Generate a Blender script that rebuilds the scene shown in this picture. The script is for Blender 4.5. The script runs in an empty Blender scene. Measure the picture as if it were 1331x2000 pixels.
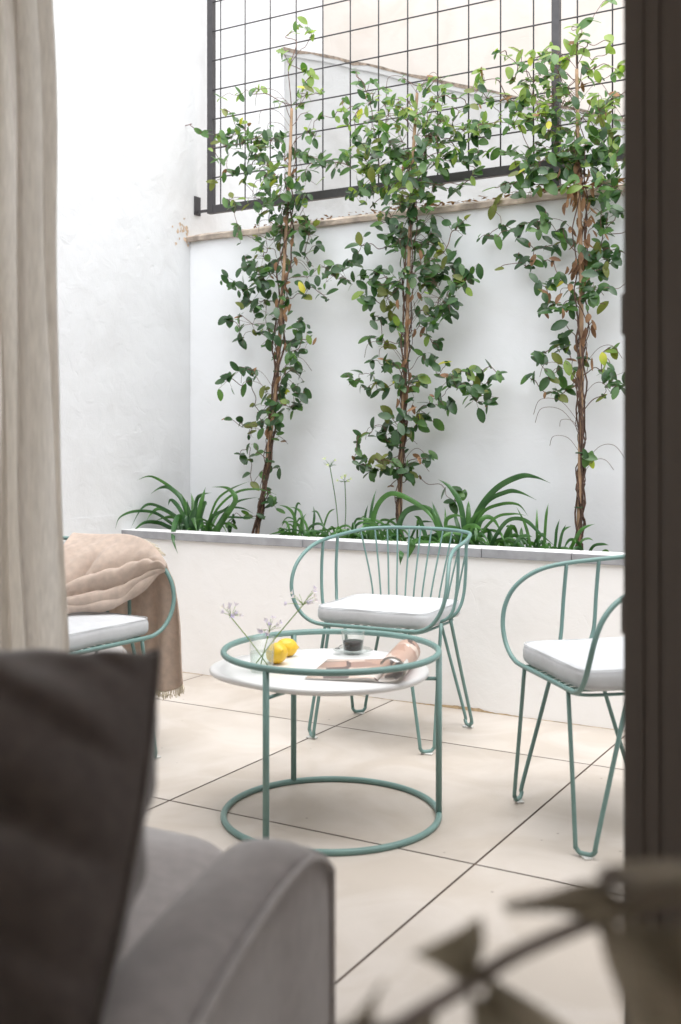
import bpy, math, random
from mathutils import Vector, Matrix
random.seed(7)
R = math.radians
scene = bpy.context.scene
# ------------------------------------------------------------------ camera, world, sun, exposure
H = 1.09                     # camera height in metres
FPX = 2120.0                 # focal length in pixels of a 2000 px high picture
cam_d = bpy.data.cameras.new('camera')
cam = bpy.data.objects.new('camera', cam_d)
scene.collection.objects.link(cam)
cam.location = (0, 0, H)
cam.rotation_euler = (R(90), 0, 0)
cam_d.sensor_fit = 'VERTICAL'
cam_d.sensor_height = 36.0
cam_d.lens = FPX / 2000 * 36
cam_d.shift_y = -135 / 2000
cam_d.clip_start = 0.05
cam_d.clip_end = 200
cam_d.dof.use_dof = True
cam_d.dof.focus_distance = 4.3
cam_d.dof.aperture_fstop = 3.2
scene.camera = cam

SUN_EL, SUN_AZ = R(78), R(160)       # azimuth the light comes from, clockwise from +Y
world = bpy.data.worlds.new('World')
scene.world = world
world.use_nodes = True
wn = world.node_tree
bg = wn.nodes['Background']
sky = wn.nodes.new('ShaderNodeTexSky')
sky.sky_type = 'NISHITA'
sky.sun_disc = False
sky.sun_elevation = SUN_EL
sky.sun_rotation = SUN_AZ
hs = wn.nodes.new('ShaderNodeHueSaturation')
hs.inputs['Saturation'].default_value = 0.13
wn.links.new(sky.outputs[0], hs.inputs['Color'])
wn.links.new(hs.outputs[0], bg.inputs['Color'])
bg.inputs['Strength'].default_value = 0.15
sl = bpy.data.lights.new('sun', 'SUN')
sl.energy = 0.5
sl.angle = R(70)
sl.color = (1.0, 0.965, 0.92)
sun = bpy.data.objects.new('sun', sl)
scene.collection.objects.link(sun)
sd = Vector((math.sin(SUN_AZ) * math.cos(SUN_EL), math.cos(SUN_AZ) * math.cos(SUN_EL), math.sin(SUN_EL)))
sun.rotation_euler = sd.to_track_quat('Z', 'Y').to_euler()
sun.location = (0, 0, 8)
scene.view_settings.view_transform = 'Standard'
scene.view_settings.look = 'None'
scene.view_settings.exposure = 2.13
scene.view_settings.gamma = 1.0
scene.view_settings.use_curve_mapping = False
scene.render.engine = 'CYCLES'
cy = scene.cycles
cy.max_bounces = 14
cy.diffuse_bounces = 8
cy.glossy_bounces = 4
cy.transmission_bounces = 10
cy.transparent_max_bounces = 12
cy.use_denoising = True
cy.sample_clamp_indirect = 6
cy.caustics_reflective = False
cy.caustics_refractive = False

# ------------------------------------------------------------------ frames of reference
# patio frame: s runs along the back wall (to the right), t away from the house; both in metres
CA, SA = math.cos(R(30)), math.sin(R(30))
def W(s, t, z): return Vector((CA * s + SA * t, -SA * s + CA * t, z))
def on_t(u, v, t):            # where the sight line through pixel (u, v) meets the plane at depth t
    d = (u - 665.5) / FPX
    D = t / (CA + SA * d)
    return Vector((d * D, D, H - (v - 865) / FPX * D))
def at_d(u, v, D): return Vector(((u - 665.5) / FPX * D, D, H - (v - 865) / FPX * D))
def on_z(u, v, z):
    D = (H - z) * FPX / (v - 865)
    return Vector(((u - 665.5) / FPX * D, D, z))
A_DIR, B_DIR, ZUP = Vector((CA, -SA, 0)), Vector((SA, CA, 0)), Vector((0, 0, 1))

# ------------------------------------------------------------------ materials
def mat(name, col, rough=0.6, spec=0.5, metal=0.0, noise=0.0, nscale=8.0, bump=0.0, bscale=60.0, dark=None, coat=0.0, sheen=0.0, detail=4):
    m = bpy.data.materials.new(name)
    m.use_nodes = True
    nt = m.node_tree
    b = nt.nodes['Principled BSDF']
    b.inputs['Base Color'].default_value = (*col, 1)
    b.inputs['Roughness'].default_value = rough
    b.inputs['Specular IOR Level'].default_value = spec
    b.inputs['Metallic'].default_value = metal
    b.inputs['Coat Weight'].default_value = coat
    if sheen:
        b.inputs['Sheen Weight'].default_value = sheen
        b.inputs['Sheen Roughness'].default_value = 0.4
    tc = nt.nodes.new('ShaderNodeTexCoord')
    if noise:
        n = nt.nodes.new('ShaderNodeTexNoise')
        n.inputs['Scale'].default_value = nscale
        n.inputs['Detail'].default_value = detail
        nt.links.new(tc.outputs['Object'], n.inputs['Vector'])
        r = nt.nodes.new('ShaderNodeValToRGB')
        d = dark or tuple(c * (1 - noise) for c in col)
        r.color_ramp.elements[0].position = 0.3
        r.color_ramp.elements[0].color = (*d, 1)
        r.color_ramp.elements[1].position = 0.7
        r.color_ramp.elements[1].color = (*[min(1, c * (1 + noise * .4)) for c in col], 1)
        nt.links.new(n.outputs['Fac'], r.inputs['Fac'])
        nt.links.new(r.outputs['Color'], b.inputs['Base Color'])
    if bump:
        n2 = nt.nodes.new('ShaderNodeTexNoise')
        n2.inputs['Scale'].default_value = bscale
        n2.inputs['Detail'].default_value = 6
        nt.links.new(tc.outputs['Object'], n2.inputs['Vector'])
        bp = nt.nodes.new('ShaderNodeBump')
        bp.inputs['Strength'].default_value = bump
        bp.inputs['Distance'].default_value = 0.01
        nt.links.new(n2.outputs['Fac'], bp.inputs['Height'])
        nt.links.new(bp.outputs['Normal'], b.inputs['Normal'])
    return m

def plaster(name, col, stain=None, rough_amt=0.35):
    """hand trowelled painted plaster: broad waves, fine grain, a few chips and stains"""
    m = bpy.data.materials.new(name); m.use_nodes = True
    nt = m.node_tree; L = nt.links.new
    b = nt.nodes['Principled BSDF']
    b.inputs['Roughness'].default_value = 0.75
    b.inputs['Specular IOR Level'].default_value = 0.25
    tc = nt.nodes.new('ShaderNodeTexCoord')
    def noise(scale, detail=5, dist=0.0):
        n = nt.nodes.new('ShaderNodeTexNoise')
        n.inputs['Scale'].default_value = scale; n.inputs['Detail'].default_value = detail
        n.inputs['Distortion'].default_value = dist
        L(tc.outputs['Object'], n.inputs['Vector']); return n
    big, mid, fine = noise(2.3, 3), noise(11, 6, .6), noise(120, 4)
    chips = noise(7.0, 8, 1.5)
    cr = nt.nodes.new('ShaderNodeValToRGB')
    cr.color_ramp.elements[0].position = 0.66; cr.color_ramp.elements[0].color = (0, 0, 0, 1)
    cr.color_ramp.elements[1].position = 0.74; cr.color_ramp.elements[1].color = (1, 1, 1, 1)
    L(chips.outputs['Fac'], cr.inputs['Fac'])
    def math_(op, a, bb):
        n = nt.nodes.new('ShaderNodeMath'); n.operation = op
        for k, x in enumerate((a, bb)):
            if isinstance(x, (int, float)): n.inputs[k].default_value = x
            else: L(x, n.inputs[k])
        return n.outputs[0]
    h = math_('ADD', math_('MULTIPLY', big.outputs['Fac'], 1.6), math_('MULTIPLY', mid.outputs['Fac'], 0.5))
    h = math_('ADD', h, math_('MULTIPLY', fine.outputs['Fac'], 0.07))
    h = math_('ADD', h, math_('MULTIPLY', cr.outputs['Color'], -0.18))
    bp = nt.nodes.new('ShaderNodeBump')
    bp.inputs['Strength'].default_value = rough_amt; bp.inputs['Distance'].default_value = 0.025
    L(h, bp.inputs['Height']); L(bp.outputs['Normal'], b.inputs['Normal'])
    mix = nt.nodes.new('ShaderNodeMix'); mix.data_type = 'RGBA'
    mix.inputs['A'].default_value = (*col, 1)
    mix.inputs['B'].default_value = (*(stain or [c * .93 for c in col]), 1)
    r2 = nt.nodes.new('ShaderNodeValToRGB')
    r2.color_ramp.elements[0].position = 0.5; r2.color_ramp.elements[1].position = 0.8
    L(noise(3.1, 8, .8).outputs['Fac'], r2.inputs['Fac'])
    L(r2.outputs['Color'], mix.inputs['Factor'])
    L(mix.outputs['Result'], b.inputs['Base Color'])
    return m

def leafmat(name, col, col2, rough=0.33, trans=0.3, tint=(2.2, 2.4, 0.9)):
    m = bpy.data.materials.new(name); m.use_nodes = True
    nt = m.node_tree; L = nt.links.new
    b = nt.nodes['Principled BSDF']; out = nt.nodes['Material Output']
    tc = nt.nodes.new('ShaderNodeTexCoord')
    n = nt.nodes.new('ShaderNodeTexNoise'); n.inputs['Scale'].default_value = 14; n.inputs['Detail'].default_value = 3
    L(tc.outputs['Object'], n.inputs['Vector'])
    r = nt.nodes.new('ShaderNodeValToRGB')
    r.color_ramp.elements[0].position = .35; r.color_ramp.elements[0].color = (*col, 1)
    r.color_ramp.elements[1].position = .65; r.color_ramp.elements[1].color = (*col2, 1)
    L(n.outputs['Fac'], r.inputs['Fac']); L(r.outputs['Color'], b.inputs['Base Color'])
    b.inputs['Roughness'].default_value = rough
    b.inputs['Specular IOR Level'].default_value = 0.5
    t = nt.nodes.new('ShaderNodeBsdfTranslucent')
    g = nt.nodes.new('ShaderNodeMix'); g.data_type = 'RGBA'; g.blend_type = 'MULTIPLY'
    g.inputs['Factor'].default_value = 1.0
    g.inputs['B'].default_value = (*tint, 1)
    L(r.outputs['Color'], g.inputs['A']); L(g.outputs['Result'], t.inputs['Color'])
    ms = nt.nodes.new('ShaderNodeMixShader'); ms.inputs[0].default_value = trans
    L(b.outputs[0], ms.inputs[1]); L(t.outputs[0], ms.inputs[2]); L(ms.outputs[0], out.inputs['Surface'])
    return m

def fabric(name, col, scale=350, rough=0.9, sheen=0.3, trans=0.0, bump=0.3, noise=0.12, nmap=None):
    m = bpy.data.materials.new(name); m.use_nodes = True
    nt = m.node_tree; L = nt.links.new
    b = nt.nodes['Principled BSDF']; out = nt.nodes['Material Output']
    tc = nt.nodes.new('ShaderNodeTexCoord')
    hts = []
    for ax in ('X', 'Z'):
        w = nt.nodes.new('ShaderNodeTexWave'); w.bands_direction = ax
        w.inputs['Scale'].default_value = scale; w.inputs['Distortion'].default_value = 2.0
        w.inputs['Detail'].default_value = 2
        L(tc.outputs['Object'], w.inputs['Vector']); hts.append(w.outputs['Fac'])
    ad = nt.nodes.new('ShaderNodeMath'); ad.operation = 'ADD'; L(hts[0], ad.inputs[0]); L(hts[1], ad.inputs[1])
    bp = nt.nodes.new('ShaderNodeBump'); bp.inputs['Strength'].default_value = bump; bp.inputs['Distance'].default_value = 0.001
    L(ad.outputs[0], bp.inputs['Height']); L(bp.outputs['Normal'], b.inputs['Normal'])
    n = nt.nodes.new('ShaderNodeTexNoise'); n.inputs['Scale'].default_value = 40; n.inputs['Detail'].default_value = 6
    if nmap:
        mp = nt.nodes.new('ShaderNodeMapping'); mp.inputs['Scale'].default_value = nmap
        L(tc.outputs['Object'], mp.inputs['Vector']); L(mp.outputs[0], n.inputs['Vector'])
    else: L(tc.outputs['Object'], n.inputs['Vector'])
    r = nt.nodes.new('ShaderNodeValToRGB')
    r.color_ramp.elements[0].position = .3; r.color_ramp.elements[0].color = (*[c * (1 - noise) for c in col], 1)
    r.color_ramp.elements[1].position = .7; r.color_ramp.elements[1].color = (*[min(1, c * (1 + noise * .5)) for c in col], 1)
    L(n.outputs['Fac'], r.inputs['Fac']); L(r.outputs['Color'], b.inputs['Base Color'])
    b.inputs['Roughness'].default_value = rough; b.inputs['Specular IOR Level'].default_value = .2
    b.inputs['Sheen Weight'].default_value = sheen
    b.inputs['Sheen Roughness'].default_value = .35
    if trans:
        t = nt.nodes.new('ShaderNodeBsdfTranslucent'); L(r.outputs['Color'], t.inputs['Color'])
        ms = nt.nodes.new('ShaderNodeMixShader'); ms.inputs[0].default_value = trans
        L(b.outputs[0], ms.inputs[1]); L(t.outputs[0], ms.inputs[2]); L(ms.outputs[0], out.inputs['Surface'])
    return m

def glassmat(name, col=(1, 1, 1), rough=0.0, ior=1.45):
    m = bpy.data.materials.new(name); m.use_nodes = True
    nt = m.node_tree; L = nt.links.new
    out = nt.nodes['Material Output']; nt.nodes.remove(nt.nodes['Principled BSDF'])
    g = nt.nodes.new('ShaderNodeBsdfGlossy'); g.inputs['Roughness'].default_value = 0.03
    t = nt.nodes.new('ShaderNodeBsdfTransparent'); t.inputs['Color'].default_value = (*col, 1)
    lw = nt.nodes.new('ShaderNodeLayerWeight'); lw.inputs['Blend'].default_value = 0.5
    pw_ = nt.nodes.new('ShaderNodeMath'); pw_.operation = 'POWER'; L(lw.outputs['Facing'], pw_.inputs[0]); pw_.inputs[1].default_value = 3.2
    f = nt.nodes.new('ShaderNodeMath'); f.operation = 'MULTIPLY_ADD'; L(pw_.outputs[0], f.inputs[0]); f.inputs[1].default_value = 0.35; f.inputs[2].default_value = 0.035
    ms = nt.nodes.new('ShaderNodeMixShader')
    L(f.outputs[0], ms.inputs[0]); L(t.outputs[0], ms.inputs[1]); L(g.outputs[0], ms.inputs[2]); L(ms.outputs[0], out.inputs['Surface'])
    return m

M = {}
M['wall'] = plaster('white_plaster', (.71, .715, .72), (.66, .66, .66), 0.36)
M['wall_back'] = plaster('white_painted_wall', (.85, .865, .88), (.81, .82, .825), 0.16)
M['planter'] = plaster('white_planter_paint', (.89, .88, .87), (.865, .85, .83), 0.2)
M['old'] = plaster('weathered_plaster', (.50, .50, .495), (.41, .40, .385), 0.5)
M['cream'] = plaster('cream_plaster', (.60, .555, .51), (.54, .48, .43), 0.25)
M['grime'] = mat('grimy_edge', (.30, .24, .19), .9, noise=.75, nscale=30, bump=.6, bscale=60)
M['cap'] = mat('stained_stone_cap', (.66, .55, .46), .85, noise=.55, nscale=9, bump=.5, bscale=50)
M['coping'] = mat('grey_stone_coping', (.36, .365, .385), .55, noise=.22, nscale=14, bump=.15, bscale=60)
M['coping_lit_top'] = mat('lit_stone_coping', (.78, .77, .77), .6, noise=.08, nscale=14)  # same coping stone, with the light on its top put into the colour
M['tile'] = mat('beige_porcelain_tile', (.55, .50, .45), .48, .4, noise=.09, nscale=2.2, bump=.05, bscale=140, detail=9)
M['tile_b'] = mat('beige_porcelain_tile_worn', (.52, .47, .42), .44, .4, noise=.12, nscale=3.1, bump=.05, bscale=140, detail=10)
M['tile_c'] = mat('beige_porcelain_tile_pale', (.575, .525, .475), .5, .4, noise=.10, nscale=1.7, bump=.05, bscale=140, detail=10)
def specks(m, dens=.79):
    nt = m.node_tree; L = nt.links.new; b = nt.nodes['Principled BSDF']
    src = b.inputs['Base Color'].links[0].from_socket
    tc = nt.nodes.new('ShaderNodeTexCoord'); v = nt.nodes.new('ShaderNodeTexVoronoi'); v.inputs['Scale'].default_value = 9
    L(tc.outputs['Object'], v.inputs['Vector'])
    n = nt.nodes.new('ShaderNodeTexNoise'); n.inputs['Scale'].default_value = 3.3; n.inputs['Detail'].default_value = 9; n.inputs['Distortion'].default_value = 1.2
    L(tc.outputs['Object'], n.inputs['Vector'])
    r = nt.nodes.new('ShaderNodeValToRGB'); r.color_ramp.elements[0].position = .025; r.color_ramp.elements[0].color = (.25, .2, .16, 1)
    r.color_ramp.elements[1].position = .045; r.color_ramp.elements[1].color = (1, 1, 1, 1); L(v.outputs['Distance'], r.inputs['Fac'])
    r2 = nt.nodes.new('ShaderNodeValToRGB'); r2.color_ramp.elements[0].position = .40; r2.color_ramp.elements[0].color = (.90, .88, .85, 1)
    r2.color_ramp.elements[1].position = .62; r2.color_ramp.elements[1].color = (1, 1, 1, 1); L(n.outputs['Fac'], r2.inputs['Fac'])
    x = nt.nodes.new('ShaderNodeMix'); x.data_type = 'RGBA'; x.blend_type = 'MULTIPLY'; x.inputs['Factor'].default_value = 1; L(src, x.inputs['A']); L(r2.outputs['Color'], x.inputs['B'])
    y = nt.nodes.new('ShaderNodeMix'); y.data_type = 'RGBA'; y.blend_type = 'MULTIPLY'; y.inputs['Factor'].default_value = .6; L(x.outputs['Result'], y.inputs['A']); L(r.outputs['Color'], y.inputs['B'])
    L(y.outputs['Result'], b.inputs['Base Color'])
for k_ in ('tile', 'tile_b', 'tile_c'): specks(M[k_])
M['grout'] = mat('brown_grout', (.17, .125, .10), .9, noise=.3, nscale=20)
M['iron'] = mat('dark_grey_iron', (.055, .052, .055), .5, .5, noise=.2, nscale=30)
M['teal'] = mat('teal_powder_coat', (.155, .265, .245), .42, .5, bump=.06, bscale=600, noise=.1, nscale=12)
M['marble'] = mat('white_marble', (.74, .735, .73), .28, .5, noise=.04, nscale=5, dark=(.66, .655, .65))
M['soil'] = mat('dark_soil', (.05, .035, .025), .95, noise=.5, nscale=60, bump=1, bscale=80)
M['bamboo'] = mat('bamboo_stake', (.42, .27, .16), .6, noise=.35, nscale=18, bump=.3, bscale=70)
M['bark'] = mat('brown_vine_bark', (.12, .07, .048), .85, noise=.5, nscale=50, bump=.8, bscale=120)
M['twig'] = mat('reddish_twig', (.14, .075, .055), .7, noise=.4, nscale=50)
M['dark_leaf'] = leafmat('dark_green_leaf', (.020, .056, .020), (.045, .105, .034), .28, .18)
M['mid_leaf'] = leafmat('mid_green_leaf', (.048, .115, .032), (.085, .17, .045), .34, .28)
M['young_leaf'] = leafmat('young_green_leaf', (.13, .21, .05), (.22, .30, .08), .42, .38)
M['yellow_leaf'] = leafmat('yellow_leaf', (.55, .48, .06), (.30, .38, .05), .45, .3)
M['dry_leaf'] = leafmat('dry_brown_leaf', (.13, .065, .035), (.30, .17, .09), .8, .12)
M['olive_leaf'] = leafmat('olive_leaf', (.10, .12, .025), (.15, .17, .035), .45, .3)
M['blade'] = leafmat('strap_leaf', (.045, .12, .03), (.075, .19, .045), .35, .22)
M['blade_dark'] = leafmat('dark_strap_leaf', (.028, .085, .03), (.05, .13, .04), .32, .18)
M['petal'] = leafmat('lilac_petal', (.42, .36, .78), (.60, .54, .86), .6, .4)
M['pale_petal'] = leafmat('pale_seed_head', (.72, .74, .66), (.62, .66, .48), .6, .4)
M['cushion'] = fabric('pale_grey_canvas', (.54, .55, .565), 420, .9, .2, bump=.2, noise=.05)
M['throw'] = fabric('blush_woven_cotton', (.73, .60, .51), 95, .95, .4, trans=.28, bump=.9, noise=.13)
M['fringe'] = fabric('cream_fringe', (.78, .70, .55), 300, .95, .3)
M['curtain'] = fabric('natural_linen', (.92, .885, .835), 130, .95, .2, trans=.62, bump=.4, noise=.14, nmap=(7, 7, .5))
M['velvet'] = fabric('grey_velvet', (.44, .405, .395), 500, .85, .9, bump=.1, noise=.14)
M['piping'] = fabric('grey_piping', (.52, .485, .475), 500, .8, .8, bump=.1)
M['pillow'] = fabric('taupe_linen_pillow', (.155, .13, .12), 300, .9, 1.0, bump=.3, noise=.18)
M['frame'] = mat('brown_aluminium', (.165, .14, .12), .5, .4, noise=.06, nscale=3)
M['frame_hi'] = mat('brown_aluminium_bead', (.20, .165, .14), .45, .4)
M['room'] = mat('room_paint', (.82, .80, .78), .9)
M['glass'] = glassmat('clear_glass', (.965, .98, .975))
M['water'] = glassmat('water', (.93, .96, .93), ior=1.33)
M['coffee'] = mat('black_coffee', (.012, .004, .003), .3, .3)
M['lemon'] = mat('lemon_peel', (.78, .50, .03), .38, .5, noise=.12, nscale=25, bump=.35, bscale=110)
M['spoon'] = mat('steel', (.6, .6, .62), .2, metal=1)
M['clear_foot'] = mat('clear_plastic_foot', (.62, .62, .60), .25)
M['dried'] = leafmat('dried_olive_leaf', (.26, .225, .165), (.66, .60, .50), .75, .58, (1.0, .98, .92))
M['dried_stem'] = mat('dried_grey_stem', (.40, .355, .33), .8, noise=.3, nscale=20)
M['pot'] = mat('stoneware_pot', (.25, .22, .2), .7, noise=.2, nscale=10)

# ------------------------------------------------------------------ mesh helpers
class MB:
    def __init__(self): self.v, self.f, self.m = [], [], []
    def add(self, vs, fs, mi=0):
        o = len(self.v)
        self.v += [Vector(p) for p in vs]
        self.f += [tuple(i + o for i in f) for f in fs]
        self.m += [mi] * len(fs)
        return self
    def box(self, p0, p1, fr=None, mi=0):
        f = fr or (lambda a, b, c: Vector((a, b, c)))
        (x0, y0, z0), (x1, y1, z1) = p0, p1
        vs = [f(x, y, z) for z in (z0, z1) for x, y in ((x0, y0), (x1, y0), (x1, y1), (x0, y1))]
        return self.add(vs, [(3, 2, 1, 0), (4, 5, 6, 7), (0, 1, 5, 4), (1, 2, 6, 5), (2, 3, 7, 6), (3, 0, 4, 7)], mi)
    def tube(self, pts, r, seg=8, closed=False, mi=0, caps=True):
        pts = [Vector(p) for p in pts]; n = len(pts)
        rr = r if isinstance(r, (list, tuple)) else [r] * n
        tang = []
        for i in range(n):
            if closed: t = pts[(i + 1) % n] - pts[i - 1]
            else: t = pts[min(i + 1, n - 1)] - pts[max(i - 1, 0)]
            tang.append(t.normalized() if t.length > 1e-9 else ZUP.copy())
        x = tang[0].orthogonal().normalized()
        vs = []
        for i in range(n):
            x = (x - tang[i] * x.dot(tang[i]))
            x = x.normalized() if x.length > 1e-6 else tang[i].orthogonal().normalized()
            y = tang[i].cross(x)
            for k in range(seg):
                a = 2 * math.pi * k / seg
                vs.append(pts[i] + (x * math.cos(a) + y * math.sin(a)) * rr[i])
        fs = []
        for i in range(n if closed else n - 1):
            j = (i + 1) % n
            for k in range(seg):
                k2 = (k + 1) % seg
                fs.append((i * seg + k, i * seg + k2, j * seg + k2, j * seg + k))
        if caps and not closed:
            fs.append(tuple(reversed(range(seg)))); fs.append(tuple(range((n - 1) * seg, n * seg)))
        return self.add(vs, fs, mi)
    def grid(self, P, mi=0, closed=False):
        nr, nc = len(P), len(P[0])
        vs = [p for row in P for p in row]
        fs = [(i * nc + j, i * nc + (j + 1) % nc, (i + 1) * nc + (j + 1) % nc, (i + 1) * nc + j)
              for i in range(nr - 1) for j in range(nc if closed else nc - 1)]
        return self.add(vs, fs, mi)
    def lathe(self, prof, c=(0, 0, 0), seg=32, mi=0):
        P = [[Vector(c) + Vector((r * math.cos(2 * math.pi * k / seg), r * math.sin(2 * math.pi * k / seg), z)) for k in range(seg)] for r, z in prof]
        return self.grid(P, mi, closed=True)
    def build(self, name, mats, parent=None, smooth=True, bevel=0, solid=0, subsurf=0, off=None, fixn=False):
        mats = mats if isinstance(mats, (list, tuple)) else [mats]
        me = bpy.data.meshes.new(name)
        base = Vector(off) if off is not None else Vector((0, 0, 0))
        if off is None and parent is not None:
            a_ = parent
            while a_ is not None:
                base += Vector(a_.location) if a_.type == 'EMPTY' and a_.get('world_built') else Vector((0, 0, 0))
                a_ = a_.parent
        me.from_pydata([tuple(v - base) for v in self.v], [], self.f)
        for m in mats: me.materials.append(M[m] if isinstance(m, str) else m)
        for p, mi in zip(me.polygons, self.m):
            p.material_index = mi; p.use_smooth = smooth
        if fixn:
            import bmesh
            bm = bmesh.new(); bm.from_mesh(me); bmesh.ops.recalc_face_normals(bm, faces=bm.faces); bm.to_mesh(me); bm.free()
        me.update()
        o = bpy.data.objects.new(name, me)
        scene.collection.objects.link(o)
        if parent is not None: o.parent = parent
        elif off is not None: o.location = off
        if solid:
            md = o.modifiers.new('thick', 'SOLIDIFY'); md.thickness = solid; md.offset = 0
        if subsurf:
            md = o.modifiers.new('sub', 'SUBSURF'); md.levels = md.render_levels = subsurf
        if bevel:
            md = o.modifiers.new('bev', 'BEVEL'); md.width = bevel; md.segments = 2; md.limit_method = 'ANGLE'
        return o

def crv(pts, n=8, closed=False):
    """Catmull-Rom through the points"""
    P = [Vector(p) for p in pts]; N = len(P); out = []
    rng = range(N if closed else N - 1)
    for i in rng:
        if closed: a, b, c, d = P[i - 1], P[i], P[(i + 1) % N], P[(i + 2) % N]
        else: a, b, c, d = P[max(i - 1, 0)], P[i], P[i + 1], P[min(i + 2, N - 1)]
        for k in range(n):
            t = k / n
            out.append(0.5 * ((2 * b) + (c - a) * t + (2 * a - 5 * b + 4 * c - d) * t * t + (3 * b - a - 3 * c + d) * t ** 3))
    if not closed: out.append(P[-1].copy())
    return out

def tag(o, label=None, cat=None, group=None, kind=None):
    if label: o['label'] = label
    if cat: o['category'] = cat
    if group: o['group'] = group
    if kind: o['kind'] = kind
    return o
def root(name, loc, label, cat, group=None, rz=0.0, world=True):
    o = bpy.data.objects.new(name, None); scene.collection.objects.link(o)
    o.location = loc; o.rotation_euler = (0, 0, rz); o.empty_display_size = .05
    if world: o['world_built'] = 1
    return tag(o, label, cat, group)
def copy_tree(o, parent=None):
    c = o.copy(); scene.collection.objects.link(c); c.parent = parent
    for ch in list(o.children): copy_tree(ch, c)
    return c
# ------------------------------------------------------------------ the ground and the patio floor
TS = 0.92 * H
S0, T0 = -1.012 * H, 2.390 * H
gb = MB(); gb.add([(-40, -40, -.004), (40, -40, -.004), (40, 40, -.004), (-40, 40, -.004)], [(0, 1, 2, 3)])
tag(gb.build('ground', 'grout', smooth=False), kind='structure')
fb = MB(); g = .0032
for i in range(-4, 4):
    for j in range(-6, 4):
        s0, t0 = S0 + i * TS + g, T0 + (j) * TS + g
        s1, t1 = s0 + TS - 2 * g, t0 + TS - 2 * g
        if s1 < -3.9: continue
        fb.add([W(s0, t0, 0), W(s1, t0, 0), W(s1, t1, 0), W(s0, t1, 0)], [(0, 1, 2, 3)], random.choice((0, 0, 1, 2)))
tag(fb.build('floor', ['tile', 'tile_b', 'tile_c'], smooth=False), kind='structure')

# ------------------------------------------------------------------ walls
SL = -3.305 * H            # left wall
TP = 3.755 * H             # planter front
TB = 4.248 * H             # back wall
ZC = 1.985 * H             # top of the back wall
TF = 1.62                  # the house front
SR = 1.5                   # right wall, out of view
def wbox(mb, s0, s1, t0, t1, z0, z1, mi=0): return mb.box((s0, t0, z0), (s1, t1, z1), W, mi)
def gridwall(s0, t0, s1, t1, z0, z1, n=40):
    return
lw = wbox(MB(), SL - .25, SL, TF, 7.2, 0, 5.2).build('left_wall', 'wall', smooth=False)
tag(lw, 'tall rough white plaster wall closing the patio on the curtain side', 'wall')
pb = wbox(MB(), SL, SL + .003, TF + .1, TP - .002, 0, .677 * H)
pb.build('plaster_band', 'wall', lw, smooth=False)
bw = wbox(MB(), SL + .001, SR, TB, TB + .30, 0, ZC).build('back_wall', 'wall_back', smooth=False)
tag(bw, 'smooth white wall behind the three climbing vines', 'wall')
# rough-edged stone cap on the back wall
cb = MB(); n = 150
rows = []
for i in range(n + 1):
    s = SL + (SR - SL) * i / n
    j1, j2, j3 = [random.uniform(-1, 1) for _ in range(3)]
    rows.append([W(s, TB + .02, ZC + .001), W(s, TB - .03 + .004 * j1, ZC + .002 * j2), W(s, TB - .036 + .004 * j3, ZC + .02), W(s, TB - .02, ZC + .032 + .003 * j2), W(s, TB + .30, ZC + .036)])
cb.grid(rows)
cb.build('stone_cap', 'cap', bw, smooth=False)
rw = wbox(MB(), SR, SR + .2, TF, 6.5, 0, 3.0).build('right_wall', 'wall', smooth=False)
tag(rw, 'plain white patio wall behind the brown door frame', 'wall')
# neighbour's parapet with a sloping top, further back
TN = 5.10 * H
def zpar(s): return (3.21 - .36 * (s / H + 3.305)) * H
mb = MB()
pts = []
nn = 60
for i in range(nn + 1):
    s = SL + .002 + (2.2 - SL) * i / nn
    pts.append((s, max(zpar(s), ZC + .1) + random.uniform(-.005, .005)))
P = [[W(s, TN, 0) for s, z in pts], [W(s, TN, z - .045) for s, z in pts], [W(s, TN - .012, z - .04) for s, z in pts], [W(s, TN - .014, z) for s, z in pts], [W(s, TN + .16, z + .002) for s, z in pts], [W(s, TN + .16, 0) for s, z in pts]]
mb.grid(P)
nw = mb.build('parapet_wall', 'old', smooth=False)
tag(nw, "weathered white parapet with a sloping top seen behind the trellis", 'wall')
mb = MB()
eg = []
for s, z in pts:
    eg.append([W(s, TN - .0155, z - .014 + random.uniform(-.010, .008)), W(s, TN - .017, z + .003), W(s, TN + .03, z + .006)])
mb.grid(eg); mb.build('weathered_edge', 'grime', nw, smooth=False)
fw = wbox(MB(), SL - .1, 3.0, 5.52 * H, 5.52 * H + .25, 0, 5.2).build('cream_wall', 'cream', smooth=False)
tag(fw, 'tall warm cream wall rising farthest back above the parapet', 'wall')
wbox(MB(), SL - .05, SL + .05 + .001, 4.72 * H, 4.72 * H + .05, ZC, 4.5)
gr = wbox(MB(), SL - .1, 3.0, TB + .301, TN, 0, ZC - .05).build('terrace_ground', 'old', smooth=False)
tag(gr, kind='structure')

rs = MB()
for k in range(26):
    c = Vector((TB - .02 - abs(random.gauss(0, .045)), ZC + .02 + random.gauss(.035, .035)))
    n_ = 9; rr = random.uniform(.003, .012)
    vs = [W(SL + .0012 + k * .00004, c.x + math.cos(j * .698) * rr * random.uniform(.5, 1.3), c.y + math.sin(j * .698) * rr * random.uniform(.5, 1.5)) for j in range(n_)]
    rs.add(vs, [tuple(range(n_))])
tag(rs.build('rust_stain', mat('peeling_ochre', (.66, .50, .36), .9, noise=.4, nscale=50), lw, smooth=False), kind='stuff')

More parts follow.
